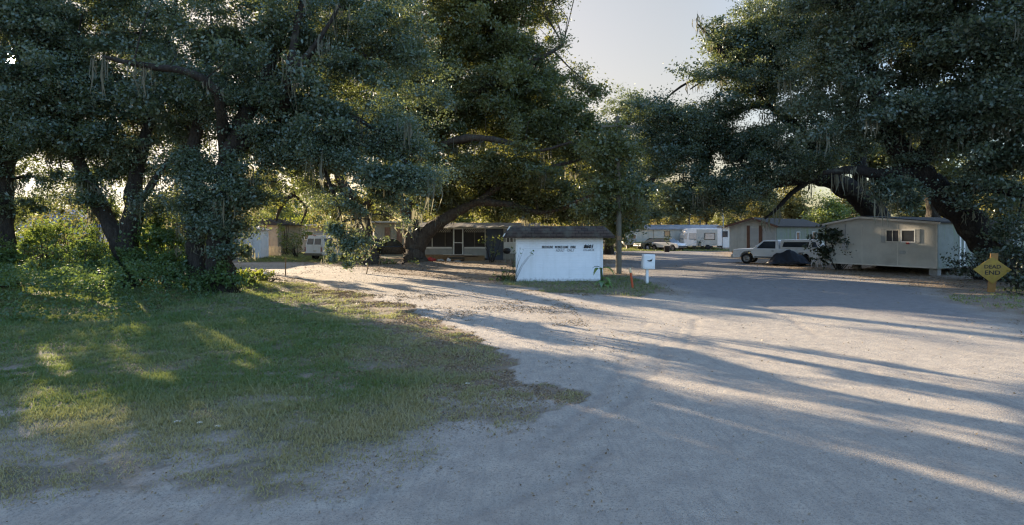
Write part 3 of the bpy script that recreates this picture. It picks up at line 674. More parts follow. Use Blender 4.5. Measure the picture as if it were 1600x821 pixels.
for i, (lab, x, y, h, w) in enumerate([('tall black green hedge bush at the picture edge behind the yellow sign',1590,24.5,3.0,1.2),('low dark bush hugging the ground right of the yellow sign',1622,22.2,1.3,1.1),('dark vine thicket between the oak trunk and the yellow sign',1530,29,2.2,1.4),
   ('dark hedge bush just outside the right picture edge',1680,24,2.8,1.8)]):
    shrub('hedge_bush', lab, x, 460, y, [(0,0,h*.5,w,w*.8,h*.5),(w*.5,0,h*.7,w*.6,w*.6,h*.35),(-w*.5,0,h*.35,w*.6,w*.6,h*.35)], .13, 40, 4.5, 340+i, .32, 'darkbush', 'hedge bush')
shrub('shrub', 'low dark bush at the left corner of the white sign shed', 789, 437, 28.3, [(0,0,.35,.5,.4,.35),(-.3,.1,.2,.4,.4,.2),(.25,0,.5,.3,.3,.25)], .09, 30, 9, 350, .18, 'vine')
shrub('climbing_shrub', 'thin climbing plant reaching up the left edge of the white sign shed', 803, 440, 27.75, [(0,0,1.0,.10,.10,.7),(.02,-.05,1.65,.20,.10,.28),(.40,-.07,1.55,.45,.03,.14,.6),(.85,-.07,1.45,.35,.03,.08,.5)], .07, 10, 30, 351, .09, 'vine', 'plant', thin=.3)
shrub('weed_clump', 'sunlit weeds on the mound in front of the massive oak trunk', 622, 420, 41, [(0,0,.28,1.1,.6,.18),(.9,0,.25,.8,.6,.15),(-.9,.1,.2,.8,.5,.12)], .12, 26, 5, 352, .25, 'lime', 'weeds')
shrub('shrub', 'leafy young plant growing beside the blue porch wall', 768, 412, 44.5, [(0,0,1.1,.7,.5,.5),(.3,0,1.9,.6,.4,.3),(-.5,0,1.6,.5,.4,.4)], .16, 20, 3, 353, .28, 'lime')
shrub('shrub', 'rounded green bush beside the tan picket wall', 463, 400, 52, [(0,0,1.1,1.3,1,1.1)], .2, 26, 3.4, 354, .4, 'oak_far')
shrub('shrub', 'small bush in front of the white travel trailer hitch', 1092, 391, 72.5, [(0,0,.8,.7,.6,.7)], .2, 26, 4, 355, .35, 'darkbush')

# ------------------------------------------------------------------ ground cover, grass and leaf litter (nobody could count them)
rng = np.random.default_rng(77)
def scatter_cover(n, poly, hfun, dens_fun, s):
    P = np.array(poly); lo, hi = P.min(0), P.max(0)
    r = np.random.default_rng(s); x = lo[0]+(hi[0]-lo[0])*r.random(n); y = lo[1]+(hi[1]-lo[1])*r.random(n)
    wx = x+(fbm(x*.7, y*.7, 71, 3)-.5)*2.2; wy = y+(fbm(x*.7, y*.7, 72, 3)-.5)*2.2
    k = inpoly(wx, wy, poly) & (r.random(n) < dens_fun(x, y)); return x[k], y[k], r
BANK = IMG([(-260,512),(0,505),(120,508),(210,496),(300,470),(360,458),(392,440),(385,425),(300,412),(0,410),(-500,410)])
x, y, r = scatter_cover(330000, BANK, None, lambda x, y: np.where(y > 27, .35, .9), 78)
dB = segdist(x, y, BANK, True)
hm = np.clip(dB/2.0, 0, 1)*(.3+.9*fbm(x*.8, y*.8, 73, 3))*1.35
zz = gz(x, y)+hm*(1-.35*r.random(len(x))**2)+.02
p = np.stack([x, y, zz], 1); kk = lit_keep(p, r); p = p[kk]; tn = np.clip(fbm(x*1.7, y*1.7, 74, 3)[kk]*.8+.45*(r.random(len(p))-.4), 0, 1)
v, f = quads(p, np.full(len(p), .10), r, np.array([0, -.25, .2]), .7, .8)
me = npmesh('ground_cover', v, f, M['vine'], {'tint': np.repeat(tn, 4)}); tag(link('ground_cover', me), kind='stuff')

def blades(x, y, h, w, tint, r, lean=.5):
    n = len(x); z0 = gz(x, y)-.005; a = r.random(n)*6.283
    t = np.stack([np.cos(a), np.sin(a), 0*a], 1); b = np.stack([x, y, z0], 1)
    ld = r.normal(size=(n, 3))*lean; ld[:, 2] = 1; ld /= np.linalg.norm(ld, axis=1)[:, None]
    v = np.empty((n, 4, 3)); v[:, 0] = b-t*w[:, None]*.5; v[:, 1] = b+t*w[:, None]*.5
    tip = b+ld*h[:, None]; v[:, 2] = tip+t*w[:, None]*.12; v[:, 3] = tip-t*w[:, None]*.12
    return v.reshape(-1, 3), np.arange(4*n).reshape(n, 4), np.repeat(tint, 4)
def grass_field(n, x0, x1, y0, y1, s):
    r = np.random.default_rng(s); m = n//9
    cx, cy = x0+(x1-x0)*r.random(m), y0+(y1-y0)*r.random(m); k = r.integers(0, m, n); sp = np.where(r.random(n) < .72, .022+.0016*y1, .4)
    x = cx[k]+r.normal(size=n)*sp; y = cy[k]+r.normal(size=n)*sp
    lw, il, rd, fr, dl_, dr_ = masks(x, y)
    q = np.where(lw, grass_amount(x, y, dl_), np.where(il, .6, 0))
    q = np.maximum(q, np.where(lw, (.42+.25*sstep(6, 8, y))*sstep(.485, .535, fbm(x*1.9, y*2.2, 81, 4))*sstep(-.1, .4, dl_), 0))
    kk = r.random(n) < q*(.25+.75*sstep(.38, .56, fbm(x*2.6, y*2.6, 82, 3)))
    tf = .6+.8*r.random(m)
    return x[kk], y[kk], q[kk]*tf[k][kk], dl_[kk], r
out = []
for (n, x0, x1, y0, y1, s) in [(330000, -9, 2.5, 4.6, 10, 91), (300000, -15, 2, 10, 17, 92), (170000, -22, 0, 17, 27, 93)]:
    x, y, q, dl_, r = grass_field(n, x0, x1, y0, y1, s)
    far_ = np.clip(y/9, .85, 2.2)*np.where(y < 9.5, 1.25, 1)
    h = (.022+.042*r.random(len(x)))*(.6+.6*q)*far_**.5*(1+1.0*(r.random(len(x)) < .05)); w = (.007+.007*r.random(len(x)))*far_
    dry = np.clip(.12+.75*sstep(3.6, .6, dl_)+.6*sstep(9.8, 6.8, y)+.9*(fbm(x*.8, y*.8, 83, 3)-.5)+.5*(r.random(len(x))-.5)*.8, 0, 1)
    out.append(blades(x, y, h, w, dry, r, .75))
xi, yi, qi, di, r = grass_field(26000, -1.2, 7.5, 21.5, 31, 94)
out.append(blades(xi, yi, .05+.12*r.random(len(xi)), .012+.014*r.random(len(xi)), np.clip(.15+.5*(r.random(len(xi))-.3), 0, 1), r, .6))
for poly, n, s in ((IMG([(380,410),(560,410),(560,396),(400,396)]), 26000, 95), (IMG([(940,393),(1140,393),(1180,399),(1110,387),(940,387)]), 30000, 96), (IMG([(1480,470),(1600,500),(1800,540),(1800,450),(1560,448)]), 14000, 97)):
    x, y, r = scatter_cover(n, poly, None, lambda x, y: sstep(.42, .6, fbm(x*.9, y*.9, 84, 3)) if s == 97 else np.full(np.shape(x), .8), s)
    out.append(blades(x, y, (.08+.14*r.random(len(x)))*(.5 if s == 97 else 1), .03+.03*r.random(len(x)), np.clip(.25+.6*(r.random(len(x))-.3), 0, 1), r, .5))
vs, fs, ts, off = [], [], [], 0
for v, f, tt in out: vs.append(v); fs.append(f+off); ts.append(tt); off += len(v)
tag(link('grass', npmesh('grass', np.concatenate(vs), np.concatenate(fs), M['grass'], {'tint': np.concatenate(ts)})), kind='stuff')

xs, ys = [], []
for n, x0, x1, y0, y1, s in [(30000,-2,14,4.6,16,108),(90000,-9,3,4.6,12,101),(130000,-14,3,12,24,102),(60000,-16,26,22,46,103),(4000,0,14,5,22,104)]:
    r = np.random.default_rng(s); x = x0+(x1-x0)*r.random(n); y = y0+(y1-y0)*r.random(n)
    lw, il, rd, fr, dl_, dr_ = masks(x, y)
    q = np.where(lw, (.10+.8*sstep(4.2, .6, dl_)*sstep(6.5, 10, y)), np.where(rd, .05*sstep(.5, .62, fbm(x*.5, y*.5, 109, 3))+.015+.5*sstep(1.2, 0, dr_)*sstep(8, 12, y)+np.where((y > 15) & (x < 2), .25*sstep(.4, .6, fbm(x*.6, y*.6, 105, 3)), 0), .75))
    q = q*sstep(.3, .6, fbm(x*1.3, y*1.3, 106, 3)); k = r.random(n) < q
    xs.append(x[k]); ys.append(y[k])
x = np.concatenate(xs); y = np.concatenate(ys); r = np.random.default_rng(107)
p = np.stack([x, y, gz(x, y)+.006+.012*r.random(len(x))], 1)
v, f = quads(p, np.clip(.022+.0022*y, .03, .1), r, np.array([0, 0, 1.4]), .5, .6)
tag(link('fallen_leaves', npmesh('fallen_leaves', v, f, M['litter'], {'tint': np.repeat(r.random(len(x)), 4)})), kind='stuff')
# ------------------------------------------------------------------ painted and built surfaces
M['white_sid'] = striped('white_lap_siding', (.80,.81,.82), (.74,.75,.76), 'z', .115, 'lap', .55, .7, (.42,.42,.38), .25)
M['cream_sid'] = striped('cream_panel_siding', (.60,.57,.48), (.52,.49,.41), 'xy', .2, 'groove', .6, .5, (.30,.28,.2), .35)
M['cream_smooth'] = simple('cream_sheet', (.50,.485,.43), .6, (.43,.415,.37), 1.2, .06, 8, grime=.35)
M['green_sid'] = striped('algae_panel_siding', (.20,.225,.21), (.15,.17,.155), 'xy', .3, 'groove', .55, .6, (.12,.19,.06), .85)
M['tan_sid'] = striped('tan_boards', (.38,.33,.24), (.30,.255,.18), 'xy', .14, 'groove', .75, .8, (.25,.2,.12), .4)
M['grey_sid'] = striped('grey_panel', (.36,.37,.36), (.29,.30,.29), 'xy', .25, 'groove', .65, .5, (.2,.2,.16), .4)
M['blue_wall'] = simple('blue_grey_wall', (.085,.105,.15), .7, (.06,.075,.11), 2.5)
M['shingle'] = None
t = NT('brown_shingle'); o = t.obj()
bk = t.n('ShaderNodeTexBrick'); mp = t.n('ShaderNodeMapping'); t.l(o, mp.inputs[0]); mp.inputs['Rotation'].default_value = (math.pi/2, 0, 0); t.l(mp.outputs[0], bk.inputs['Vector'])
bk.inputs['Scale'].default_value = 1; bk.inputs['Brick Width'].default_value = .3; bk.inputs['Row Height'].default_value = .13; bk.inputs['Mortar Size'].default_value = .012
bk.inputs['Color1'].default_value = (.085,.060,.048,1); bk.inputs['Color2'].default_value = (.055,.042,.036,1); bk.inputs['Mortar'].default_value = (.02,.017,.015,1)
c = t.mix(t.ramp(t.noise(2.2, 6, .7, o), .48, .72), bk.outputs['Color'], (.10,.095,.075)); M['shingle'] = t.bsdf(c, .95, t.bump(t.noise(60, 3, .6, o), .5, .02), spec=.15)
M['roof_grey'] = striped('grey_metal_roof', (.30,.31,.33), (.20,.20,.21), 'y', .3, 'wave', .5, .3, (.10,.09,.07), .6)
M['roof_dark'] = simple('dark_sheet_roof', (.045,.04,.036), .9, (.028,.026,.024), 1.2, .3, 15)
M['corrug'] = striped('corrugated_metal', (.26,.255,.25), (.17,.155,.14), 'x', .076, 'wave', .45, .9, (.2,.14,.09), .6)
M['white'] = simple('white_paint', (.78,.78,.77), .5, (.68,.68,.66), 4, .05, grime=.25)
M['offwhite'] = simple('offwhite_trim', (.62,.59,.52), .55, (.52,.49,.43), 4, grime=.3)
M['brown_trim'] = simple('brown_trim', (.20,.095,.055), .7, (.14,.07,.045), 5)
M['dark'] = simple('dark_void', (.02,.02,.022), .8)
M['screen'] = simple('insect_screen', (.030,.028,.027), .75, (.045,.038,.034), 1.2)
M['pane'] = simple('window_pane', (.025,.032,.045), .12, (.035,.04,.05), 1.5, spec=.6)
M['bright_pane'] = simple('curtained_pane', (.38,.40,.42), .2, (.22,.24,.26), 2.0, spec=.5)
M['wood'] = simple('weathered_wood', (.30,.19,.10), .85, (.20,.13,.075), 5, .4, 20)
M['greywood'] = simple('grey_wood', (.17,.15,.115), .9, (.11,.10,.07), 4, .6, 16, grime=.3)
M['fence_wood'] = simple('fence_wood', (.12,.085,.06), .9, (.08,.06,.04), 6, .4, 16)
M['concrete'] = simple('concrete', (.33,.32,.30), .9, (.24,.23,.22), 5, .4)
M['steel'] = simple('galvanised_steel', (.42,.43,.44), .5, (.34,.35,.36), 6, metal=.3)
M['rubber'] = simple('tyre_rubber', (.018,.018,.019), .85)
M['rim'] = simple('wheel_metal', (.32,.32,.33), .35, (.2,.2,.2), 8, metal=.7)
M['chrome'] = simple('bumper_chrome', (.55,.55,.56), .22, metal=.9)
M['white_car'] = simple('white_car_paint', (.72,.72,.72), .28, (.66,.66,.65), 1.2, spec=.5, grime=.12)
M['silver_car'] = simple('pale_car_paint', (.74,.77,.81), .3, (.68,.71,.75), 1.2, spec=.5, grime=.15)
M['black_car'] = simple('black_car_paint', (.012,.012,.014), .15, spec=.6)
M['green_car'] = simple('dark_green_paint', (.018,.035,.026), .25, spec=.5)
M['plastic_black'] = simple('black_plastic', (.03,.03,.032), .6)
M['red_lens'] = simple('red_lens', (.28,.012,.010), .2, spec=.6)
M['clear_lens'] = simple('clear_lens', (.55,.56,.57), .12, spec=.7)
M['amber'] = simple('amber_lens', (.55,.20,.02), .25, spec=.6)
M['ink'] = simple('black_lettering', (.012,.012,.013), .6)
M['yellow'] = simple('sign_yellow', (.34,.22,.028), .6, (.25,.16,.03), 6, grime=.4)
M['postyellow'] = simple('faded_yellow_paint', (.33,.16,.035), .7, (.24,.13,.04), 8, grime=.35)
M['orange'] = simple('orange_red_paint', (.50,.085,.025), .5, (.38,.07,.03), 10)
M['capwhite'] = simple('cream_cap', (.68,.58,.36), .6)
M['tarp'] = simple('dark_tarp', (.012,.014,.022), .5, (.022,.02,.024), 3, .5, 6)
M['red'] = simple('red_plastic', (.42,.03,.025), .5)
M['blue_roof'] = simple('blue_grey_roof', (.26,.31,.42), .6, (.20,.25,.34), 2)
M['brick'] = simple('orange_brown_panel', (.30,.155,.09), .85, (.20,.12,.08), 6)
M['pot'] = simple('black_pot', (.022,.022,.024), .6)

def text(name, body, parent, loc, rot, size, mat, bold=.0, shear=0.0, sx=1.0, align='CENTER', fit=None):
    cu = bpy.data.curves.new(name, 'FONT'); cu.body = body; cu.size = size; cu.offset = bold; cu.shear = shear
    cu.extrude = .002; cu.align_x = align; cu.align_y = 'CENTER'; cu.resolution_u = 2
    tmp = bpy.data.objects.new(name, cu); COL.objects.link(tmp)
    bpy.context.view_layer.update()
    me = bpy.data.meshes.new_from_object(tmp.evaluated_get(bpy.context.evaluated_depsgraph_get()))
    bpy.data.objects.remove(tmp)
    me.materials.clear(); me.materials.append(mat); me.name = name
    if fit:       # stretch the word to the width and height it has on the wall
        xs = [v.co.x for v in me.vertices]; ys = [v.co.y for v in me.vertices]; kx_ = fit[0]/(max(xs)-min(xs)); ky_ = fit[1]/(max(ys)-min(ys)); mx, my = (max(xs)+min(xs))/2, (max(ys)+min(ys))/2
        for v in me.vertices: v.co.x = (v.co.x-mx)*kx_; v.co.y = (v.co.y-my)*ky_
    o = link(name, me, parent); o.location = loc; o.rotation_euler = rot; o.scale = (sx, 1, 1)
    return o
def FB(mb, face, W, a, z, w, h, t, out=0.0):
    """a box lying on a wall: face 'end' is the wall at y=0, face 'side' the wall at x=W, 'left' the wall at x=0"""
    if face == 'end': mb.box((a, -out-t/2, z), (w, t, h))
    elif face == 'side': mb.box((W+out+t/2, a, z), (t, w, h))
    else: mb.box((-out-t/2, a, z), (t, w, h))
    return mb
def window(parent, face, W, a, z, w, h, frame='white', pane='pane', fw=.06, mull=False, name='window'):
    mb = MB()
    for dx in (-1, 1): FB(mb, face, W, a+dx*(w/2+fw/2), z, fw, h+2*fw, .05)
    for dz in (-1, 1): FB(mb, face, W, a, z+dz*(h/2+fw/2), w-.004, fw, .047)
    if mull: FB(mb, face, W, a, z, fw*.7, h-.004, .044)
    o = mb.build(name, M[frame], parent)
    FB(MB(), face, W, a, z, w-.002, h-.002, .02, .003).build('pane', M[pane], o)
    return o
def gable_home(name, label, A, B, D, z0, ze0, ze1, xp, zp, wall, roof, over=.25, group=None, skirt=None):
    """A to B is the gable end as seen from the road; the body runs D metres back from it. Local x along the end, y away."""
    A, B = np.array(A), np.array(B); W = float(np.linalg.norm(B-A)); rz = math.atan2(B[1]-A[1], B[0]-A[0])
    root = thing(name, label, 'mobile home', (A[0], A[1], 0), rz, group)
    xpp = xp*W
    MB().prism([(0,z0),(W,z0),(W,ze1),(xpp,zp),(0,ze0)], 0, D).build('wall', M[wall], root)
    sl0 = (zp-ze0)/xpp; sl1 = (zp-ze1)/(W-xpp); th = .09; e = .006
    MB().prism([(-over,ze0-over*sl0+e),(xpp,zp+e),(W+over,ze1-over*sl1+e),(W+over,ze1-over*sl1+th),(xpp,zp+th),(-over,ze0-over*sl0+th)], -over, D+over).build('roof', M[roof], root)
    for yy in np.arange(.5, D, 2.2):
        for xx in (.35, W-.35): MB().box((xx, yy, (z0-.02)/2-.05), (.4, .4, z0+.08)).build('pier', M['concrete'], root)
    return root, W

# ------------------------------------------------------------------ sign shed
SH0, SY = G(806.5, 440)[0], 28.1
SW = (941-806.5)/FPX*SY
def zz_(py, y): return CAMH-(py-HY)/FPX*y
shed = thing('sign_shed', 'small white lap-sided shed with painted lettering under a brown shingle mansard roof', 'shed', (SH0, SY, 0), R(-1.0))
zt = zz_(371.3, SY); D = 3.0
MB().box((SW/2, D/2, zt/2-.05), (SW, D, zt+.1)).build('wall', M['white_sid'], shed)
for x in (.03, SW-.03):
    MB().box((x, -.012, zt/2), (.09, .03, zt)).box((x+(-.043 if x < 1 else .043), .05, zt/2), (.03, .09, zt)).build('corner_board', M['white'], shed)
def ring(z, o): return [(-o, -o, z), (SW+o, -o, z), (SW+o, D+o, z), (-o, D+o, z)]
zr0, zr1 = zt-.02, zz_(353.5, SY)
ro = [ring(zr0, .42), ring(zr0+.06, .44), ring(zr0+.3, .36), ring(zr1-.03, .10), ring(zr1, .0)]
vs = [p for q in ro for p in q]; fs = [(0, 3, 2, 1)]+[(i*4+k, i*4+(k+1) % 4, i*4+4+(k+1) % 4, i*4+4+k) for i in range(4) for k in range(4)]+[(16, 17, 18, 19)]
# mansard flares out on the right where it meets the side eave
vs = [(p[0]-(.18 if p[0] < 0 else 0)+(.12 if p[0] > SW and p[2] < zr0+.2 else 0), p[1], p[2]) for p in vs]
rf = MB().add(vs, fs).build('roof', M['shingle'], shed)
mb = MB()
for (p, q) in ((vs[4], vs[12]), ): mb.tube([Vector(p)+Vector((-.01, -.02, 0)), Vector(q)+Vector((-.01, -.02, .02))], .035, 6)
mb.build('hip_trim', M['offwhite'], rf)
def shed_px(px): return (px-806.5)/FPX*SY
TX = (R(90), 0, 0)
u_ = SY/FPX
for wd, xa_, xb_, yy, hh, bo, sh_, nm in (('BROOKLINE',846.8,864,386.2,4.0,.004,.2,'lettering'),('MOBILE HOME',867,888.2,386.2,4.0,.004,.2,'lettering'),('PARK',891,899.8,386.2,4.0,.004,.25,'lettering'),
   ('ADULT',868.5,882.2,391.3,4.4,-.002,.1,'lettering'),('ONLY',886.2,897.3,391.3,4.4,-.002,.1,'lettering'),('8601',911.8,927,385.2,6.2,.008,.3,'house_number'),('5TH AVE DR',911,927.8,391,2.9,.0,.25,'lettering')):
    text(nm, wd, shed, (shed_px((xa_+xb_)/2), -.026, zz_(yy, SY)), TX, .15, M['ink'], bo, sh_, fit=((xb_-xa_)*u_, hh*u_))
rng = np.random.default_rng(5)

# ------------------------------------------------------------------ small things by the shed
mbx = thing('mailbox_post', 'white metal letter box with a dark emblem on a white post at the road edge', 'letter box', (*G(1011, 444.5), ground_z(*G(1011, 444.5))-.02), R(6))
Yb = G(1011, 444.5)[1]; k = Yb/FPX
MB().box((0, 0, .36), (.11, .11, .76)).build('post', M['white'], mbx)
b = MB().box((.06, 0, 1.05), (.56, .30, .68), ry=R(2)).build('box', M['white'], mbx, .025)
MB().box((.06, -.157, 1.05), (.46, .012, .56), ry=R(2)).build('door', M['white'], b, .008)
e = [(-.13,.02),(-.10,-.03),(-.04,-.05),(.05,-.05),(.11,-.03),(.13,.09),(.09,.05),(.05,.02),(.02,.05),(-.01,0),(-.05,.02),(-.08,-.005)]
MB().prism([(.07+p[0], 1.11+p[1]) for p in e], -.168, -.164).build('emblem', M['ink'], b)
MB().prism([(-.06,1.03),(.2,1.035),(.2,1.045),(-.06,1.04)], -.168, -.164).build('emblem', M['steel'], b)
gp = G(989, 451)
st = thing('marker_stake', 'leaning orange-red marker stake with a cream tip beside the white letter box', 'stake', (*gp, ground_z(*gp)-.05), 0)
MB().tube([(0,0,0),(-.06,0,.45),(-.10,0,.72)], [.05,.052,.052], 10).build('shaft', M['orange'], st)
MB().tube([(-.10,0,.722),(-.115,0,.84),(-.118,0,.93)], [.053,.05,.022], 10).build('tip', M['capwhite'], st)
up = G(966.5, 428.5)
pole = thing('utility_pole', 'weathered wooden utility pole standing right of the white sign shed', 'utility pole', (*up, 0), 0)
MB().tube([(0,0,-.3),(.02,0,2),(-.02,0,5),(-.06,0,9)], [.17,.16,.145,.12], 14).build('shaft', M['greywood'], pole)
MB().box((-.05,-.16,8.4), (1.9,.10,.11)).build('crossarm', M['greywood'], pole)
MB().box((.0,-.175,2.05), (.20,.03,.24)).build('plate', M['wood'], pole)
# big-leaved plant
bp = G(941, 449)
ban = thing('banana_plant', 'young broad-leaved banana plant with one dead drooping leaf at the right corner of the shed', 'plant', (*bp, ground_z(*bp)-.02), 0)
MB().tube([(0,0,0),(-.02,0,.4),(-.05,.02,.85)], [.075,.06,.04], 8).build('stem', M['vine'], ban)
def bigleaf(base, ang, up_, length, width, droop):
    n = 7; vs = []; fs = []
    dx, dy = math.cos(ang), math.sin(ang)
    for i in range(n+1):
        s = i/n; d = length*s; zc = base[2]+up_*s*length-droop*s*s*length; w = width*math.sin(math.pi*min(1, .08+s*.92))**.8*.5
        cx, cy = base[0]+dx*d*(1-.2*s), base[1]+dy*d*(1-.2*s)
        for kk in (-1, 0, 1): vs.append((cx-dy*w*kk, cy+dx*w*kk, zc+(.35*w if kk else 0)))
    for i in range(n):
        for kk in range(2): a = i*3+kk; fs.append((a, a+1, a+4, a+3))
    return vs, fs
leafspec = [(-.03,0,.8,-.4,.55,.75,.26,1.0),(-.03,0,.75,-2.5,.75,.62,.22,1.1),(0,0,.35,-.9,.6,.6,.24,.9),(0,0,.25,-1.8,.5,.6,.24,.9),(.02,0,.2,.2,.5,.6,.22,.8),(.02,0,.15,-.5,.35,.62,.24,.7),(-.02,0,.2,-2.6,.4,.5,.22,.7),(.05,0,.12,-1.2,.35,.55,.25,.6)]
for q in leafspec:
    v, f = bigleaf(q[:3], q[3], q[4], q[5], q[6], q[7]); o = MB().add(v, f, True).build('leaf', M['banana'], ban)
    a = o.data.attributes.new('tint', 'FLOAT', 'POINT'); a.data.foreach_set('value', np.full(len(v), random.random(), np.float32))
v, f = bigleaf((-.05,.02,.85), 2.9, .5, .5, .14, .6); o = MB().add(v, f, True).build('leaf', M['darkbush'], ban); o['label'] = 'dead dark drooping leaf'
# stakes by the side road
for lab, p, h in (('thin wooden stake in the grass by the sunlit side road', (446,431), 1.0), ('short slanted wooden stake on the mound by the slender oak', (592,415), .75), ('short thin grey stake at the edge of the road before the massive oak', (572,429), .55)):
    g = G(*p); s = tag(MB().tube([(0,0,-.1),(.01 if h > .8 else .12,0,h)], [.035,.032], 7).build('wooden_stake', M['wood']), lab, 'stake', 'wooden stakes along the side road'); s.location = (*g, ground_z(*g))
def lump(name, lab, cat, loc, d, mat, s, group=None):
    rr = np.random.default_rng(s); bm = bmesh.new(); bmesh.ops.create_icosphere(bm, subdivisions=2, radius=1)
    for v in bm.verts:
        n = .75+.5*rr.random(); v.co = Vector((v.co.x*d[0]*n, v.co.y*d[1]*n, max(v.co.z, -.3)*d[2]*n))
    me = bpy.data.meshes.new(name); bm.to_mesh(me); bm.free(); me.materials.append(M[mat])
    o = link(name, me); o.location = (loc[0], loc[1], ground_z(loc[0], loc[1])+d[2]*.25); return tag(o, lab, cat, group)
lump('plastic_bag', 'crumpled white bag lying in the sunlit weeds by the side road', 'bag', G(413, 432), (.22,.16,.16), 'white', 4)
for i, (lab, p) in enumerate([('white paper scrap on the grass, the only one near the dry right edge', (731,598)), ('pale paper scrap in the shaded middle of the lawn', (277,662)), ('pale paper scrap just right of another scrap in the shaded lawn', (341,670)), ('small pale scrap in the thin sandy grass near the road', (313,664))]):
    lump('paper_scrap', lab, 'litter', G(*p), (.05,.035,.012), 'white', 40+i, 'paper scraps on the lawn')

# ------------------------------------------------------------------ END sign
eg = G(1549, 456.5); ye = eg[1]; kx = ye/FPX
sg = thing('road_sign', 'yellow diamond DEAD END sign low on a broad faded yellow post', 'sign', (*eg, ground_z(*eg)-.02), R(-16))
MB().prism([(-.14,-.1),(.13,-.1),(.22,1.0),(.24,1.60),(-.02,1.60),(-.06,1.0)], 0, .05).build('post', M['postyellow'], sg, .008)
cz = .94
pnl = MB().prism([(.02-.66,cz),(.03,cz-.58),(.02+.66,cz),(.03,cz+.52)], -.03, -.012).build('panel', M['yellow'], sg, .003)
text('lettering', 'DEAD', pnl, (.03, -.034, cz+.12), TX, .24, M['ink'], .004, fit=(.56, .15))
text('lettering', 'END', pnl, (.03, -.034, cz-.12), TX, .26, M['ink'], .004, fit=(.52, .17))

# ------------------------------------------------------------------ porch house
hx0, hy = (655-CX)/FPX*47.0, 47.0; kx = hy/FPX
HP = lambda px_: (px_-655)*kx
HZ = lambda py_: CAMH-(py_-HY)*kx
por = thing('porch_house', 'low mobile home with a dark screened porch, white framed door and wooden steps', 'house', (hx0, hy, 0), 0)
W1 = HP(846); zf = HZ(399.5); zk = HZ(388); zs = HZ(363.5); ze = HZ(357); rt = HZ(349)
MB().box((W1/2, 5.1, (ze+.1)/2), (W1, 5.0, ze+.1)).build('wall', M['grey_sid'], por)
xb = HP(759)
MB().box(((0+HP(706)-.05)/2, 1.2, (zk+.2)/2-.05), (HP(706)-.05, .08, zk-.25)).build('kneewall', M['grey_sid'], por)
MB().box(((HP(722)+.05+xb)/2, 1.2, (zk+.2)/2-.05), (xb-HP(722)-.05, .08, zk-.25)).build('kneewall', M['grey_sid'], por)
mb = MB()
mb.box((HP(680), 1.16, zk), (HP(706)-HP(655)-.12, .12, .13)); mb.box(((HP(722)+xb)/2+.04, 1.16, zk), (xb-HP(722)-.1, .12, .13))
mb.build('rail', M['white'], por)
MB().box((HP(680)-.05, 1.3, (zk+ze)/2), (HP(705)-HP(655), .04, ze-zk-.05)).build('screen', M['screen'], por)
MB().box(((HP(723)+xb)/2, 1.3, (zk+ze)/2), (xb-HP(723), .04, ze-zk-.05)).build('screen', M['screen'], por)
for px_ in (672, 693, 740, 757): MB().box((HP(px_), 1.22, (zk+ze)/2+.03), (.07, .07, ze-zk-.08)).build('porch_post', M['offwhite'] if px_ in (672, 757) else M['greywood'], por)
# lattice valance under the eave
z0, z1 = zs, ze-.02
for (xa, xc) in ((HP(656), HP(705)), (HP(724), xb)):
    n = int((xc-xa)/.16); mb = MB()
    for i in range(n):
        x = xa+.16*i+.1
        mb.box((x, 1.155, (z0+z1)/2), (.025, .012, (z1-z0)*1.25), ry=R(40)); mb.box((x, 1.139, (z0+z1)/2), (.025, .012, (z1-z0)*1.25), ry=R(-40))
    mb.build('lattice', M['offwhite'], por)
dr_o = MB()
for px_ in (706.8, 721.2): dr_o.box((HP(px_), 1.14, (zf+ze)/2), (.09, .12, ze-zf))
dr_o.box((HP(714), 1.14, ze-.02), (HP(721)-HP(707)-.07, .118, .12)); dr_o.box((HP(714), 1.14, HZ(380)), (HP(721)-HP(707)-.07, .06, .07))
door = dr_o.build('screen_door', M['white'], por)
MB().box((HP(714), 1.2, (zf+ze)/2), (HP(721)-HP(707)-.06, .03, ze-zf-.1)).build('screen', M['screen'], door)
MB().box((HP(719.5), 1.07, HZ(381)), (.03, .05, .12)).build('handle', M['steel'], door)
MB().box(((xb+HP(786))/2, 1.2, ze/2), (HP(786)-xb, .1, ze)).build('blue_wall', M['blue_wall'], por)
MB().box(((HP(786)+W1)/2, 1.22, ze/2), (W1-HP(786), .1, ze)).build('side_wall', M['grey_sid'], por)
w = MB()
for px_ in (791, 796.5, 802): w.box((HP(px_), 1.14, HZ(374.5)), (.07, .06, .62))
for zz in (HZ(374.5)-.28, HZ(374.5)+.28): w.box((HP(796.5), 1.14, zz), (HP(802)-HP(791)-.08, .056, .06))
w = w.build('window', M['white'], por); MB().box((HP(796.5), 1.165, HZ(374.5)), (HP(802)-HP(791)-.08, .02, .5)).build('pane', M['pane'], w)
MB().box(((HP(786)+W1)/2, 1.12, HZ(388)), (W1-HP(786)-.1, .08, .95)).build('pale_panel', M['silver_car'], por)
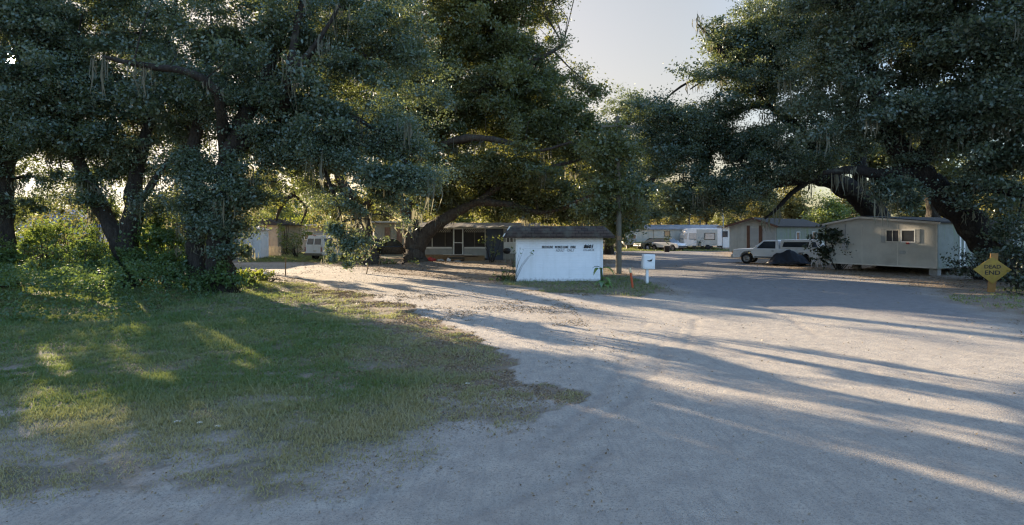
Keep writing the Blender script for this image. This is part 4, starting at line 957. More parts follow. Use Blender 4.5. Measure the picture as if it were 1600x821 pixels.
# corrugated porch roof, falling slightly forward, its edge uneven
n = 60; vs = []; fs = []
for i in range(n+1):
    x = -.6+(W1+1.2)*i/n; sag = .05*math.sin(i*.35)+.03*math.sin(i*1.3)
    vs += [(x, .85, ze+.10+sag), (x, 4.6, rt+.1), (x, 8.0, rt-.1), (x, .85, ze+.03+sag), (x, 4.6, rt+.02), (x, 8.0, rt-.18)]
for i in range(n):
    a = i*6; b = a+6
    fs += [(a, b, b+1, a+1), (a+1, b+1, b+2, a+2), (a+4, b+4, b+3, a+3), (a+5, b+5, b+4, a+4), (a+3, b+3, b, a), (a+2, b+2, b+5, a+5)]
fs += [(0, 1, 4, 3), (1, 2, 5, 4), (n*6+3, n*6+4, n*6+1, n*6), (n*6+4, n*6+5, n*6+2, n*6+1)]
rf = MB().add(vs, fs).build('roof', M['corrug'], por)
MB().box((W1*.55, .84, ze+.02), (W1*.82, .03, .07)).build('eave_board', M['offwhite'], rf)
# steps and deck
MB().box(((HP(690)+HP(758))/2+.0, .35, zf-.08), (HP(752)-HP(706), 1.5, .07)).build('step', M['wood'], por)
MB().box((HP(712), -.55, zf-.3), (1.3, .35, .06)).build('step', M['wood'], por)
MB().box((HP(742), -.38, .22), (HP(757)-HP(726), .04, .46)).build('skirt_board', M['wood'], por)
MB().box((HP(676), 1.05, .27), (HP(706)-HP(656), .05, .4)).build('skirt_board', M['wood'], por)
MB().box((HP(714), .25, zf+.06), (HP(735)-HP(690), .10, .05)).build('threshold_rail', M['offwhite'], por)
# things standing about in front of the porch
for i, (nm, lab, cat, p, d, m) in enumerate([('cushion','red bundle lying left of the porch steps','bundle',(674,409),(.36,.25,.28),'red'),('rubble_sack','pale sack on the ground next to the red bundle by the porch','sack',(688,409),(.3,.2,.15),'concrete'),
   ('white_bucket','small white tub at the foot of the porch steps','tub',(702,408.5),(.16,.16,.22),'white'),('stone','flat grey stone on the leaf litter before the porch','stone',(715,410),(.3,.22,.1),'concrete')]):
    lump(nm, lab, cat, (G(*p)[0], min(G(*p)[1], 45.9)), d, m, 60+i)
# black barbecue grill right of the plant
gl = thing('barbecue_grill', 'black kettle barbecue standing by the pale panel right of the porch', 'grill', ((792-CX)/FPX*45.5, 45.5, 0))
g_ = MB().lathe([(0,.62),(.2,.66),(.3,.8),(.31,.86)], 16).build('bowl', M['plastic_black'], gl); MB().lathe([(.315,.862),(.28,.99),(.16,1.08),(0,1.1)], 16).build('lid', M['plastic_black'], gl)
for a in (0, 2.1, 4.2): MB().tube([(.15*math.cos(a), .15*math.sin(a), .66), (.3*math.cos(a), .3*math.sin(a), 0)], .015, 6).build('leg', M['steel'], gl)

# ------------------------------------------------------------------ homes on the right
h5, W5 = gable_home('mobile_home', 'cream mobile home on piers with a shuttered window in its gable end', B5, A5, 11, .42, 2.86, 2.9, .36, 3.27, 'cream_smooth', 'roof_dark', .22, 'mobile homes in the park')
def t5(px_):   # position along the gable end where the line of sight at px_ meets it
    s = (px_-CX)/FPX; d = (A5-B5)/W5; return float((s*B5[1]-B5[0])/(d[0]-s*d[1]))
xa, xb_ = t5(1385), t5(1431); ym = (B5+(A5-B5)/W5*((xa+xb_)/2))[1]
wz = CAMH-(369-HY)/FPX*ym
window(h5, 'end', W5, (xa*.55+xb_*.45)-.35, wz, (xb_-xa)*.42, .62, 'offwhite', 'pane', .05, True)
window(h5, 'end', W5, (xa*.25+xb_*.75), wz, (xb_-xa)*.42, .62, 'white', 'pane', .05)
for px_, ww in ((1380.5, .26), (1434.5, .26)):
    sh_ = MB(); FB(sh_, 'end', W5, t5(px_), wz, ww, .78, .035)
    for i in range(9): FB(sh_, 'end', W5, t5(px_), wz-.34+i*.085, ww-.06, .05, .014, .035)
    sh_.build('shutter', M['grey_sid'], h5)
FB(MB(), 'end', W5, W5-.03, (2.9+.42)/2, .07, 2.46, .03).build('corner_board', M['offwhite'], h5)
FB(MB(), 'end', W5, W5/2, .46, W5, .07, .03).build('base_trim', M['offwhite'], h5)
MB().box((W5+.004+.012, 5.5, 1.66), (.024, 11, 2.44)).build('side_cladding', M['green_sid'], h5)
for y_ in (2.3, 2.75, 6.5): FB(MB(), 'side', W5+.028, y_, 1.5, .16, 2.1, .04).build('downpipe', M['white'], h5)
window(h5, 'side', W5+.028, 4.4, 1.9, .7, .8, 'white', 'pane')
FB(MB(), 'end', W5, t5(1419), wz-.40, .14, .09, .1).build('window_ornament', M['red'], h5)

MB().box((W5*.2, -.09, 1.5), (.28, .16, .42)).build('meter_box', M['steel'], h5)
MB().tube([(W5*.2,-.06,1.7),(W5*.2,-.06,2.85)], .03, 6).build('conduit', M['steel'], h5)
FB(MB(), 'end', W5, W5*.72, 1.25, .3, .2, .03).build('vent', M['grey_sid'], h5)
for a in (.36, .68): FB(MB(), 'end', W5, W5*a, 1.66, .035, 2.36, .012).build('seam_strip', M['offwhite'], h5)
mb = MB(); th5a = math.atan2(3.27-2.86, W5*.36); th5b = math.atan2(3.27-2.9, W5*.64)
mb.box((W5*.18-.1, -.245, 3.05), (W5*.36+.3, .03, .11), ry=-th5a); mb.box((W5*.68+.1, -.245, 3.07), (W5*.64+.3, .03, .11), ry=th5b)
mb.build('barge_board', M['offwhite'], h5)
h4A, h4B = (20.0, 53.0), (22.95, 50.0)
h4, W4 = gable_home('mobile_home', 'grey-white mobile home with two dark brown trim boards on its gable end, behind the pickup', h4A, h4B, 12.5, .5, 2.9, 2.88, .52, 3.55, 'cream_sid', 'roof_dark', .3, 'mobile homes in the park')
for a, w_ in ((W4*.42, .26), (W4*.68, .3)): FB(MB(), 'end', W4, a, 1.72, w_, 2.4, .04).build('trim_board', M['brown_trim'], h4)
FB(MB(), 'end', W4, W4*.55, 1.6, W4*.26-.3, 2.15, .02).build('panel', M['cream_smooth'], h4)
FB(MB(), 'end', W4, W4*.85, 1.62, W4*.26, 2.2, .018).build('panel', M['cream_smooth'], h4)
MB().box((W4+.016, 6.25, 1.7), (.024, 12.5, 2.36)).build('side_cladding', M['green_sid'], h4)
mb = MB(); th4 = math.atan2(.67, W4*.52)
mb.box((W4*.26-.12, -.32, 3.18), (W4*.56+.3, .05, .16), ry=-th4); mb.box((W4*.76+.1, -.32, 3.17), (W4*.5+.3, .05, .16), ry=math.atan2(.67, W4*.48))
mb.build('barge_board', M['brown_trim'], h4)
window(h4, 'side', W4+.028, 5.0, 1.9, .8, .8, 'white', 'pane'); window(h4, 'side', W4+.028, 9.2, 1.9, .8, .8, 'white', 'pane')

h2y = 76.0; k2 = h2y/FPX; x2a, x2b = (976-CX)*k2, (1128-CX)*k2
h2, W2 = gable_home('mobile_home', 'long pale mobile home with a grey roof, farthest from the road', (x2a, h2y+4.2), (x2a, h2y), x2b-x2a, .55, 2.85, 2.62, .5, 3.15, 'cream_sid', 'roof_grey', .2, 'mobile homes in the park')
window(h2, 'side', W2, (1042.5-976)*k2, CAMH-(365.5-HY)*k2, .62, .62, 'greywood', 'pane')
window(h2, 'side', W2, (978-976)*k2+.9, CAMH-(372-HY)*k2, .8, .8, 'white', 'pane')
FB(MB(), 'side', W2, (1021-976)*k2, 1.65, .1, 2.1, .03).build('trim_strip', M['tan_sid'], h2)
FB(MB(), 'side', W2, (983-976)*k2, 1.0, 1.6, .75, .9).build('porch_box', M['grey_sid'], h2)
for px_, h_ in ((1084.5, 1.5), (1102, 1.0)):
    vp = MB().tube([(W2*.5, (px_-976)*k2, 2.9), (W2*.5, (px_-976)*k2, 3.1+h_)], .09, 8).build('vent_pipe', M['plastic_black'], h2)
    if h_ > 1.2: MB().lathe([(0,.34),(.16,.3),(.3,.0),(0,.02)], 12, Matrix.Translation((W2*.5, (px_-976)*k2, 3.05+h_))).build('vent_cap', M['white'], vp)
# travel trailer
cy = 73.0; kc = cy/FPX
car_ = thing('travel_trailer', 'small white travel trailer with a rounded front and wide front window', 'travel trailer', ((1068-CX)*kc, cy, 0), R(-4))
cw = (1127-1068)*kc; prof = [(.0,.95),(.10,.62),(.5,.5),(cw,.5),(cw,2.72),(1.6,2.78),(.8,2.72),(.32,2.45),(.08,1.9)]
MB().prism(prof, 0, 2.3).build('body', M['white_car'], car_, .06, 3)
MB().box((2.05+cw*.18, -.012, 1.6), (cw-2.2, .02, 2.0)).build('side_panel', M['cream_smooth'], car_)
fwv = MB(); fwv.prism([(.02,1.35),(.42,1.35),(.52,2.1),(.25,2.12)], -.02, -.004); fwv.build('window', M['bright_pane'], car_)
mbw = MB().add([(.035,.25,1.3),(.035,2.05,1.3),(.24,2.05,2.2),(.24,.25,2.2),(.005,.25,1.31),(.005,2.05,1.31),(.2,2.05,2.22),(.2,.25,2.22)], [(4,7,6,5),(0,1,2,3),(0,4,5,1),(1,5,6,2),(2,6,7,3),(3,7,4,0)]).build('window', M['bright_pane'], car_)
w_ = MB(); w_.box((1.15,-.02,1.72), (.9,.02,.85)); w_ = w_.build('window', M['bright_pane'], car_, .005)
w_ = MB()
for dx in (-.62, .62): w_.box((3.25+dx, -.04, 1.72), (.08, .04, .86))
for dz in (-.4, .4): w_.box((3.25, -.04, 1.72+dz), (1.15, .037, .07))
w_ = w_.build('window', M['plastic_black'], car_); MB().box((3.25,-.035,1.72), (1.16,.02,.72)).build('pane', M['bright_pane'], w_)
wh = MB().lathe([(.0,-.1),(.3,-.1),(.34,-.06),(.34,.06),(.3,.1),(0,.1)], 18, Matrix.Translation((3.0,-.02,.34)) @ Matrix.Rotation(R(90),4,'X')).build('wheel', M['rubber'], car_)
MB().tube([(.15,1.15,.5),(-1.1,1.15,.5)], .05, 6).build('hitch', M['steel'], car_)
MB().lathe([(0,0),(.16,0),(.17,.5),(.1,.62),(0,.64)], 14, Matrix.Translation((-.45,1.15,.52))).build('gas_bottle', M['white'], car_)
lt = thing('lean_to_shed', 'narrow white lean-to with a dark opening between the travel trailer and the brown trimmed home', 'shed', ((1127-CX)*kc+.1, cy-.2, 0), R(-4))
MB().prism([(0,.3),(1.5,.3),(1.5,2.75),(0,2.95)], .35, 2.6).build('wall', M['white'], lt); MB().box((.42,.33,2.0), (.62,.02,.75)).build('opening', M['pane'], lt)
MB().box((-.02,.2,1.5), (.1,.1,2.7)).build('post', M['plastic_black'], lt); MB().prism([(-.35,3.02),(1.75,2.74),(1.75,2.8),(-.35,3.08)], -.1, 2.8).build('roof', M['offwhite'], lt)
MB().lathe([(0,.5),(.35,.42),(.5,.1),(.5,0),(0,0)], 16, Matrix.Translation((1.55,1.0,2.82))).build('white_dome', M['white'], lt)
tp = thing('thin_pole', 'thin pale metal pole rising behind the travel trailer', 'pole', ((1131-CX)/FPX*79, 79, 0))
MB().tube([(0,0,-.2),(-.1,0,4),(-.3,0,7.6)], [.07,.065,.05], 8).build('shaft', M['steel'], tp)

# ------------------------------------------------------------------ homes on the left
bw = thing('white_shed', 'bright white sunlit shed showing right of the vine wrapped oak', 'shed', ((368-CX)/FPX*50, 50, 0), R(8))
MB().box((1.05,1.2,1.2), (2.1,2.4,2.5)).build('wall', M['white_sid'], bw); MB().prism([(-.15,2.47),(2.25,2.47),(2.25,2.55),(1.05,2.85),(-.15,2.55)], -.15, 2.6).build('roof', M['roof_grey'], bw)
MB().box((1.0,-.02,1.05), (.85,.03,1.95)).build('door', M['white'], bw)
tw = thing('tan_house', 'tan boarded house wall standing behind the bright white shed', 'house', ((398-CX)/FPX*57, 57, 0), R(-6))
MB().box((1.2,2.5,1.5), (2.4,5,3.0)).build('wall', M['tan_sid'], tw); MB().prism([(-.3,2.98),(2.7,2.98),(2.7,3.08),(1.2,3.7),(-.3,3.08)], -.3, 5.2).build('roof', M['roof_dark'], tw)
window(tw, 'end', 2.4, .8, 1.9, .6, .9, 'offwhite', 'pane')
pf = thing('picket_fence', 'short tan picket fence in front of the tan boarded house', 'fence', ((412-CX)/FPX*54, 54, 0), R(-4))
for i in range(13): MB().prism([(i*.13,0),(i*.13+.09,0),(i*.13+.09,.95),(i*.13+.045,1.03),(i*.13,.95)], 0, .02).build('picket', M['tan_sid'], pf)
for zz in (.3, .75): MB().box((.85,.035,zz), (1.75,.04,.07)).build('rail', M['tan_sid'], pf)
gh = thing('grey_house', 'low grey house with a flat pale roof behind the white van', 'house', ((466-CX)/FPX*66, 66, 0), R(2))
MB().box((3.2,2.5,1.5), (6.4,5,3.0)).build('wall', M['grey_sid'], gh); MB().box((3.2,2.3,3.1), (7.2,5.8,.22)).build('roof', M['offwhite'], gh)
for x_ in (1.2, 3.4): window(gh, 'end', 6.4, x_, 1.9, .9, .9, 'white', 'pane')
bh = thing('beige_house', 'beige boarded home wall rising behind the black car', 'house', ((585-CX)/FPX*60, 60, 0), R(0))
MB().box((3.0,2.5,1.6), (6.0,5,3.4)).build('wall', M['tan_sid'], bh); MB().prism([(-.3,3.3),(6.3,3.3),(6.3,3.42),(-.3,3.42)], -.4, 5.2).build('roof', M['offwhite'], bh)
for x_ in (1.35, 2.6): window(bh, 'end', 6.0, x_, 2.0, .45, 1.5, 'wood', 'brick')
br = thing('blue_roofed_house', 'house with a blue-grey roof seen through the trees behind the slat fence', 'house', ((25-CX)/FPX*52, 52, 0), R(10))
MB().box((3.5,2.5,1.4), (7,5,2.8)).build('wall', M['offwhite'], br); MB().prism([(-.4,2.75),(7.4,2.75),(7.4,2.85),(3.5,4.5),(-.4,2.85)], -.4, 5.4).build('roof', M['blue_roof'], br)
window(br, 'end', 7.0, 2.0, 1.6, .9, 1.0, 'white', 'pane')
bk_ = thing('brown_house', 'orange-brown house wall seen between the two big trunks', 'house', ((255-CX)/FPX*48, 48, 0), R(4))
MB().box((2.4,2,1.5), (4.8,4,3.0)).build('wall', M['brick'], bk_); MB().box((2.4,2,3.1), (5.4,4.6,.2)).build('roof', M['roof_dark'], bk_); window(bk_, 'end', 4.8, 1.5, 1.7, .8, .9, 'offwhite', 'pane')
fn = thing('slat_fence', 'brown wooden slat fence behind the backlit bushes left of the forked oak', 'fence', ((-30-CX)/FPX*33, 33, 0), R(0))
for i in range(30):
    h = 1.55+.08*math.sin(i*2.1); MB().box((i*.17, 0, h/2), (.13, .022, h)).build('slat', M['fence_wood'], fn)
for zz in (.4, 1.25): MB().box((2.5,.04,zz), (5.2,.05,.09)).build('rail', M['fence_wood'], fn)
lp = thing('bare_pole', 'straight grey-green wooden pole standing between the two big trunks', 'pole', ((275-CX)/FPX*32, 32, 0))
MB().tube([(0,0,-.2),(0,0,3),(.03,0,6.2)], [.13,.12,.11], 10).build('shaft', M['greywood'], lp)

# ------------------------------------------------------------------ garden things on the right
ch = thing('garden_chair', 'white plastic garden chair under the spreading dark shrub', 'chair', (*G(1276, 417.5), 0), R(200))
MB().box((0,0,.41), (.44,.44,.035)).build('seat', M['white'], ch, .01)
for x_ in (-.19, .19):
    MB().tube([(x_,-.19,.42),(x_*1.15,-.25,0)], [.026,.022], 6).build('leg', M['white'], ch); MB().tube([(x_,.19,.42),(x_*1.15,.27,0)], [.026,.022], 6).build('leg', M['white'], ch)
    MB().tube([(x_*1.1,-.2,.42),(x_*1.2,-.2,.62),(x_*1.2,.2,.64)], .022, 6).build('armrest', M['white'], ch)
bb = MB()
for i in range(5): bb.box((-.16+i*.08, .25, .62), (.05, .025, .42), rx=R(-12))
bb.box((0,.295,.83), (.42,.03,.08), rx=R(-12)); bb.build('backrest', M['white'], ch, .006)
ppx = G(1042, 393); pt = thing('potted_shrub', 'bushy green plant in a black pot on the verge before the parked cars', 'potted plant', (*P3(1042, 360, 66)[:2], 0))
MB().lathe([(0,.0),(.28,0),(.36,.62),(.39,.64),(.39,.7),(.32,.7),(.3,.6),(0,.6)], 18).build('pot', M['pot'], pt)
c0 = np.array(pt.location)
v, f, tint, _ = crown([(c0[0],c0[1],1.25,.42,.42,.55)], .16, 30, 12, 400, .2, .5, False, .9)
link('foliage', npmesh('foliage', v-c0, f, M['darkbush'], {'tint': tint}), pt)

# tarp-covered motorcycle standing beside the pickup
tm = thing('covered_motorcycle', 'motorcycle under a dark peaked tarp parked beside the white pickup', 'motorcycle', (*P3(1232, 360, 40.6)[:2], 0), R(-8))
nu, nv = 26, 14; vs = []; rr = np.random.default_rng(9)
for i in range(nu+1):
    s = i/nu; x_ = -1.45+2.9*s
    top = .55+.62*max(0, 1-abs(s-.52)/.42)+.12*math.exp(-((s-.2)/.1)**2); top *= min(1, .35+5*min(s, 1-s))
    for j in range(nv+1):
        q = j/nv*2-1; wv = .18+.34*(abs(q)); zz = .14+(top-.14)*(1-abs(q)**1.5); fold = .035*math.sin(i*1.9+j*.8)*abs(q)
        vs.append((x_+.03*math.sin(j*1.7), q*wv+fold, zz+.02*rr.normal()))
fs = [(i*(nv+1)+j, (i+1)*(nv+1)+j, (i+1)*(nv+1)+j+1, i*(nv+1)+j+1) for i in range(nu) for j in range(nv)]
tc = MB().add(vs, fs, True).build('cover', M['tarp'], tm); so = tc.modifiers.new('s', 'SOLIDIFY'); so.thickness = .012
for x_ in (-.85, .8):
    w_ = MB().lathe([(.2,-.05),(.29,-.06),(.32,-.03),(.32,.03),(.29,.06),(.2,.05)], 20, Matrix.Translation((x_,0,.31)) @ Matrix.Rotation(R(90),4,'X')).build('wheel', M['rubber'], tm)
    MB().lathe([(0,-.04),(.2,-.04),(.2,.04),(0,.04)], 16, Matrix.Translation((x_,0,.31)) @ Matrix.Rotation(R(90),4,'X')).build('rim', M['rim'], w_)
MB().tube([(.75,0,.35),(.45,0,.95)], .04, 6).build('fork', M['steel'], tm)

# ------------------------------------------------------------------ vehicles: local x forward, y left
def arch(xc, r, z0, n=10):
    return [(xc+r*math.cos(a), z0+r*math.sin(a)*1.0) for a in [math.pi*i/n for i in range(n+1)]]
def vehicle(name, label, loc, rz, paint, W, low, up, wb, wt, zb, zr, side_win, wheels, wr, front=None, cat='car', glass='pane', group=None, extra=None):
    """low: outline of the body below the belt; up: outline of the cabin, narrowing from half width wb at zb to wt at zr"""
    root = thing(name, label, cat, (*loc, 0), rz, group)
    MB().prism(low, -W/2, W/2).build('body', M[paint], root, .05, 3)
    hw = lambda z: wb+(wt-wb)*(z-zb)/(zr-zb)
    n = len(up); vs = [(p[0], -hw(p[1]), p[1]) for p in up]+[(p[0], hw(p[1]), p[1]) for p in up]
    MB().add(vs, [tuple(range(n)), tuple(range(2*n-1, n-1, -1))]+[(i+n, (i+1) % n+n, (i+1) % n, i) for i in range(n)]).build('cabin', M[paint], root, .04, 3)
    for poly in side_win:
        for s in (-1, 1):
            m = len(poly); vv = [(p[0], s*(hw(p[1])+.006), p[1]) for p in poly]+[(p[0], s*(hw(p[1])-.02), p[1]) for p in poly]
            q = list(range(m)) if s < 0 else list(range(m-1, -1, -1)); q2 = [i+m for i in (range(m-1, -1, -1) if s < 0 else range(m))]
            MB().add(vv, [tuple(q), tuple(q2)]+[((i+1) % m, i, i+m, (i+1) % m+m) for i in range(m)]).build('window', M[glass], root)
    for (p, q, nm) in (front or []):
        d = Vector((q[0]-p[0], 0, q[1]-p[1])); nn = Vector((d.z, 0, -d.x)).normalized()
        if nm == 'rear_window': nn = -nn
        if nn.z < -.2: nn = -nn
        o = nn*.008; i_ = nn*-.02; y0, y1 = hw(p[1])-.09, hw(q[1])-.09
        B = [(p[0], -y0, p[1]), (p[0], y0, p[1]), (q[0], y1, q[1]), (q[0], -y1, q[1])]
        vv = [tuple(Vector(b)+o) for b in B]+[tuple(Vector(b)+i_) for b in B]
        MB().add(vv, [(0,1,2,3),(7,6,5,4),(0,4,5,1),(1,5,6,2),(2,6,7,3),(3,7,4,0)]).build(nm, M[glass], root)
    for xw in wheels:
        for s in (-1, 1):
            T = Matrix.Translation((xw, s*(W/2-.11), wr)) @ Matrix.Rotation(R(90), 4, 'X')
            o = MB().lathe([(wr*.62,-.10),(wr*.9,-.115),(wr,-.08),(wr,.08),(wr*.9,.115),(wr*.62,.10)], 24, T).build('wheel', M['rubber'], root)
            MB().lathe([(0,-.07),(wr*.25,-.085),(wr*.3,-.05),(wr*.58,-.06),(wr*.63,-.1),(wr*.63,.1),(wr*.58,.06),(wr*.3,.05),(wr*.25,.085),(0,.07)], 24, T).build('rim', M['rim'], o)
    return root, hw
def bits(root, L):
    for nm, c, d, m, bv in L: MB().box(c, d).build(nm, M[m], root, bv)

# pale pickup with a topper on the bed
tf, tr_ = P3(1148, 360, 44.6)[:2], P3(1292, 360, 40.9)[:2]
hd = math.atan2(tf[1]-tr_[1], tf[0]-tr_[0]); tl = 6.15; ctr = (np.array(tf)+np.array(tr_))/2
low = [(tl/2-.02,.42),(tl/2,.62),(tl/2-.02,.98),(tl/2-.1,1.06),(tl/2-1.55,1.14),(-tl/2+.02,1.12),(-tl/2,.55),(-tl/2+.1,.48)]+[(p[0],p[1]) for p in arch(-1.75,.46,.45)[::-1]]+[(p[0],p[1]) for p in arch(2.05,.46,.45)[::-1]]
truck, hw = vehicle('pickup_truck', 'pale old pickup with a white topper over its bed, parked nose towards the road', ctr, hd, 'silver_car', 1.95, low,
   [(tl/2-1.42,1.11),(tl/2-2.15,1.74),(tl/2-3.18,1.78),(tl/2-3.28,1.11)], .95, .74, 1.11, 1.78,
   [[(tl/2-1.72,1.16),(tl/2-2.2,1.66),(tl/2-3.0,1.68),(tl/2-3.02,1.16)]], (2.05,-1.75), .39, [((tl/2-1.46,1.14),(tl/2-2.12,1.7),'windshield')], 'pickup truck')
cap_ = [(-.26,1.13),(-.30,1.80),(-2.7,1.84),(-3.05,1.13)]
n = 4; hc = lambda z: .95-.16*(z-1.13)/.7
vs = [(p[0],-hc(p[1]),p[1]) for p in cap_]+[(p[0],hc(p[1]),p[1]) for p in cap_]
top = MB().add(vs, [tuple(range(n)), tuple(range(2*n-1, n-1, -1))]+[(i+n, (i+1) % n+n, (i+1) % n, i) for i in range(n)]).build('topper', M['white_car'], truck, .04)
for s in (-1, 1):
    for poly in ([(-.42,1.28),(-.5,1.64),(-2.15,1.66),(-2.1,1.28)], [(-2.32,1.28),(-2.3,1.66),(-2.55,1.66),(-2.72,1.28)]):
        m = len(poly); vv = [(p[0], s*(hc(p[1])+.006), p[1]) for p in poly]+[(p[0], s*(hc(p[1])-.02), p[1]) for p in poly]
        q = list(range(m)) if s < 0 else list(range(m-1, -1, -1))
        MB().add(vv, [tuple(q)]+[((i+1) % m, i, i+m, (i+1) % m+m) for i in range(m)]).build('window', M['pane'], top)
bits(truck, [('bumper',(tl/2+.07,0,.56),(.14,1.9,.2),'chrome',.04),('grille',(tl/2+.005,0,.85),(.03,1.2,.22),'plastic_black',.01),('bumper',(-tl/2-.06,0,.56),(.12,1.85,.18),'chrome',.03)])
for s in (-1, 1):
    bits(truck, [('headlight',(tl/2-.01,s*.76,.86),(.06,.3,.18),'clear_lens',.015),('turn_light',(tl/2-.03,s*.94,.84),(.12,.05,.12),'amber',.01),('mirror',(tl/2-1.75,s*1.08,1.27),(.12,.22,.2),'white_car',.03),('tail_light',(-tl/2-.005,s*.88,.86),(.04,.14,.36),'red_lens',.01)])
    d_ = MB().box((tl/2-2.4,s*.978,.83), (1.22,.012,.5)).build('door', M['silver_car'], truck, .004); MB().box((tl/2-2.85,s*.992,.98), (.16,.03,.04)).build('handle', M['plastic_black'], d_)
    bits(truck, [('badge',(tl/2-1.25,s*.98,.92),(.22,.012,.05),'plastic_black',0),('sill_trim',(0.15,s*.978,.52),(2.7,.014,.06),'plastic_black',0)])
# white van, rear doors towards the camera
vb = P3(489, 360, 47.5); vr = R(60)
low = [(2.62,.4),(2.65,.75),(2.5,1.02),(1.9,1.18),(-2.5,1.18),(-2.56,.5),(-2.4,.42)]+arch(-1.55,.42,.42)[::-1]+arch(1.65,.42,.42)[::-1]
van, hw = vehicle('van', 'white van parked tail first with two dark rear windows and a brown rear bumper', (vb[0]+2.6*math.cos(R(60)), vb[1]+2.6*math.sin(R(60))), vr, 'white_car', 2.0, low,
   [(2.0,1.15),(1.25,1.95),(.9,2.05),(-2.4,2.05),(-2.54,1.15)], .985, .82, 1.15, 2.05,
   [[(1.75,1.22),(1.2,1.84),(.55,1.86),(.55,1.22)],[(.35,1.28),(.35,1.82),(-.75,1.82),(-.75,1.28)],[(-.95,1.28),(-.95,1.82),(-2.2,1.82),(-2.2,1.28)]], (1.65,-1.55), .36, [((1.95,1.2),(1.28,1.92),'windshield')], 'van')
bits(van, [('bumper',(-2.63,0,.50),(.16,1.95,.2),'greywood',.03),('bumper',(2.7,0,.5),(.12,1.9,.2),'plastic_black',.03)])
for s in (-1, 1):
    d_ = MB().box((-2.568,s*.46,.95), (.02,.88,.72)).build('rear_door', M['white_car'], van, .006)
    MB().add([(-2.555-.004,s*.1,1.3),(-2.555-.004,s*.8,1.3),(-2.455-.02,s*.75,1.8),(-2.455-.02,s*.1,1.8),(-2.5,s*.1,1.3),(-2.5,s*.8,1.3),(-2.4,s*.75,1.8),(-2.4,s*.1,1.8)], [(0,1,2,3),(7,6,5,4),(0,4,5,1),(1,5,6,2),(2,6,7,3),(3,7,4,0)]).build('rear_window', M['pane'], d_)
    bits(van, [('tail_light',(-2.575,s*.94,.92),(.03,.1,.36),'red_lens',.01),('headlight',(2.56,s*.7,.82),(.1,.3,.2),'clear_lens',.02),('mirror',(1.75,s*1.08,1.35),(.1,.2,.25),'plastic_black',.03)])
bits(van, [('number_plate',(-2.583,-.2,.78),(.01,.36,.18),'offwhite',0),('roof_light',(-2.44,0,2.07),(.08,.3,.05),'red_lens',.01)])
rk = MB()
for x_ in (-1.8, -.6, .6): rk.box((x_,0,2.16), (.05,1.6,.05))
for s in (-1, 1): rk.box((-.6,s*.7,2.21), (2.8,.05,.05))
rk.build('roof_rack', M['steel'], van)
# black car between the oak trunks
low = [(2.3,.35),(2.34,.7),(2.2,.98),(1.2,1.08),(-2.2,1.1),(-2.3,.9),(-2.32,.45),(-2.2,.36)]+arch(-1.4,.42,.38)[::-1]+arch(1.45,.42,.38)[::-1]
sb = P3(608, 360, 50.5)
suv, hw = vehicle('black_car', 'black sport utility car parked between the slender oak and the massive oak', (sb[0], sb[1]+.6), R(12), 'black_car', 1.9, low,
   [(1.25,1.05),(.5,1.68),(.2,1.74),(-1.9,1.72),(-2.25,1.06)], .93, .68, 1.05, 1.74,
   [[(1.0,1.1),(.45,1.6),(-.35,1.62),(-.35,1.1)],[(-.45,1.1),(-.45,1.62),(-1.3,1.62),(-1.3,1.1)],[(-1.4,1.1),(-1.4,1.62),(-1.8,1.6),(-2.02,1.1)]], (1.45,-1.4), .36, [((1.2,1.09),(.56,1.64),'windshield'),((-2.22,1.1),(-1.92,1.66),'rear_window')], 'car', 'pane', 'parked cars')
bits(suv, [('bumper',(2.36,0,.5),(.1,1.8,.22),'plastic_black',.03),('bumper',(-2.36,0,.5),(.1,1.8,.22),'plastic_black',.03)])
for s in (-1, 1): bits(suv, [('headlight',(2.24,s*.7,.82),(.14,.3,.14),'clear_lens',.02),('tail_light',(-2.28,s*.82,.92),(.06,.16,.3),'red_lens',.02),('mirror',(.95,s*1.02,1.16),(.1,.2,.14),'black_car',.03)])
# dark pickup and pale car by the travel trailer
low = [(2.5,.42),(2.52,.85),(2.3,1.0),(1.1,1.06),(-2.45,1.04),(-2.5,.5),(-2.3,.44)]+arch(-1.55,.4,.42)[::-1]+arch(1.6,.4,.42)[::-1]
g1 = P3(1031, 360, 71.5)
gt, hw = vehicle('dark_car', 'dark green low car with its nose towards the road, left of the potted plant', (g1[0]-.3, g1[1]+1.5), R(200), 'green_car', 1.85, low,
   [(1.0,1.03),(.35,1.5),(-1.2,1.52),(-1.9,1.03)], .9, .66, 1.03, 1.52, [[(.75,1.07),(.28,1.44),(-.5,1.46),(-.5,1.07)],[(-.6,1.07),(-.6,1.46),(-1.15,1.46),(-1.6,1.07)]], (1.6,-1.55), .34, [((.95,1.06),(.4,1.47),'windshield')], 'car', 'pane', 'parked cars')
bits(gt, [('bumper',(2.55,0,.56),(.1,1.7,.16),'chrome',.03)]+[('headlight',(2.49,s*.66,.78),(.06,.3,.14),'clear_lens',.02) for s in (-1, 1)])
g2 = P3(1058, 360, 70)
low = [(2.2,.36),(2.25,.7),(2.0,.88),(1.1,1.0),(-2.0,1.0),(-2.2,.8),(-2.2,.4)]+arch(-1.35,.38,.38)[::-1]+arch(1.4,.38,.38)[::-1]
gc, hw = vehicle('car', 'pale fronted car with a dark green cabin beside the travel trailer', (g2[0]-.9, g2[1]+1.0), R(-52), 'white_car', 1.8, low,
   [(1.2,.97),(.4,1.52),(-1.2,1.54),(-2.0,.97)], .87, .64, .97, 1.54, [[(.95,1.01),(.34,1.46),(-.4,1.48),(-.4,1.01)],[(-.5,1.01),(-.5,1.48),(-1.1,1.46),(-1.7,1.01)]], (1.4,-1.35), .33, [((1.15,1.0),(.44,1.49),'windshield')], 'car', 'pane', 'parked cars')
for o in gc.children:
    if o.name.split('.')[0] == 'cabin': o.data.materials[0] = M['green_car']
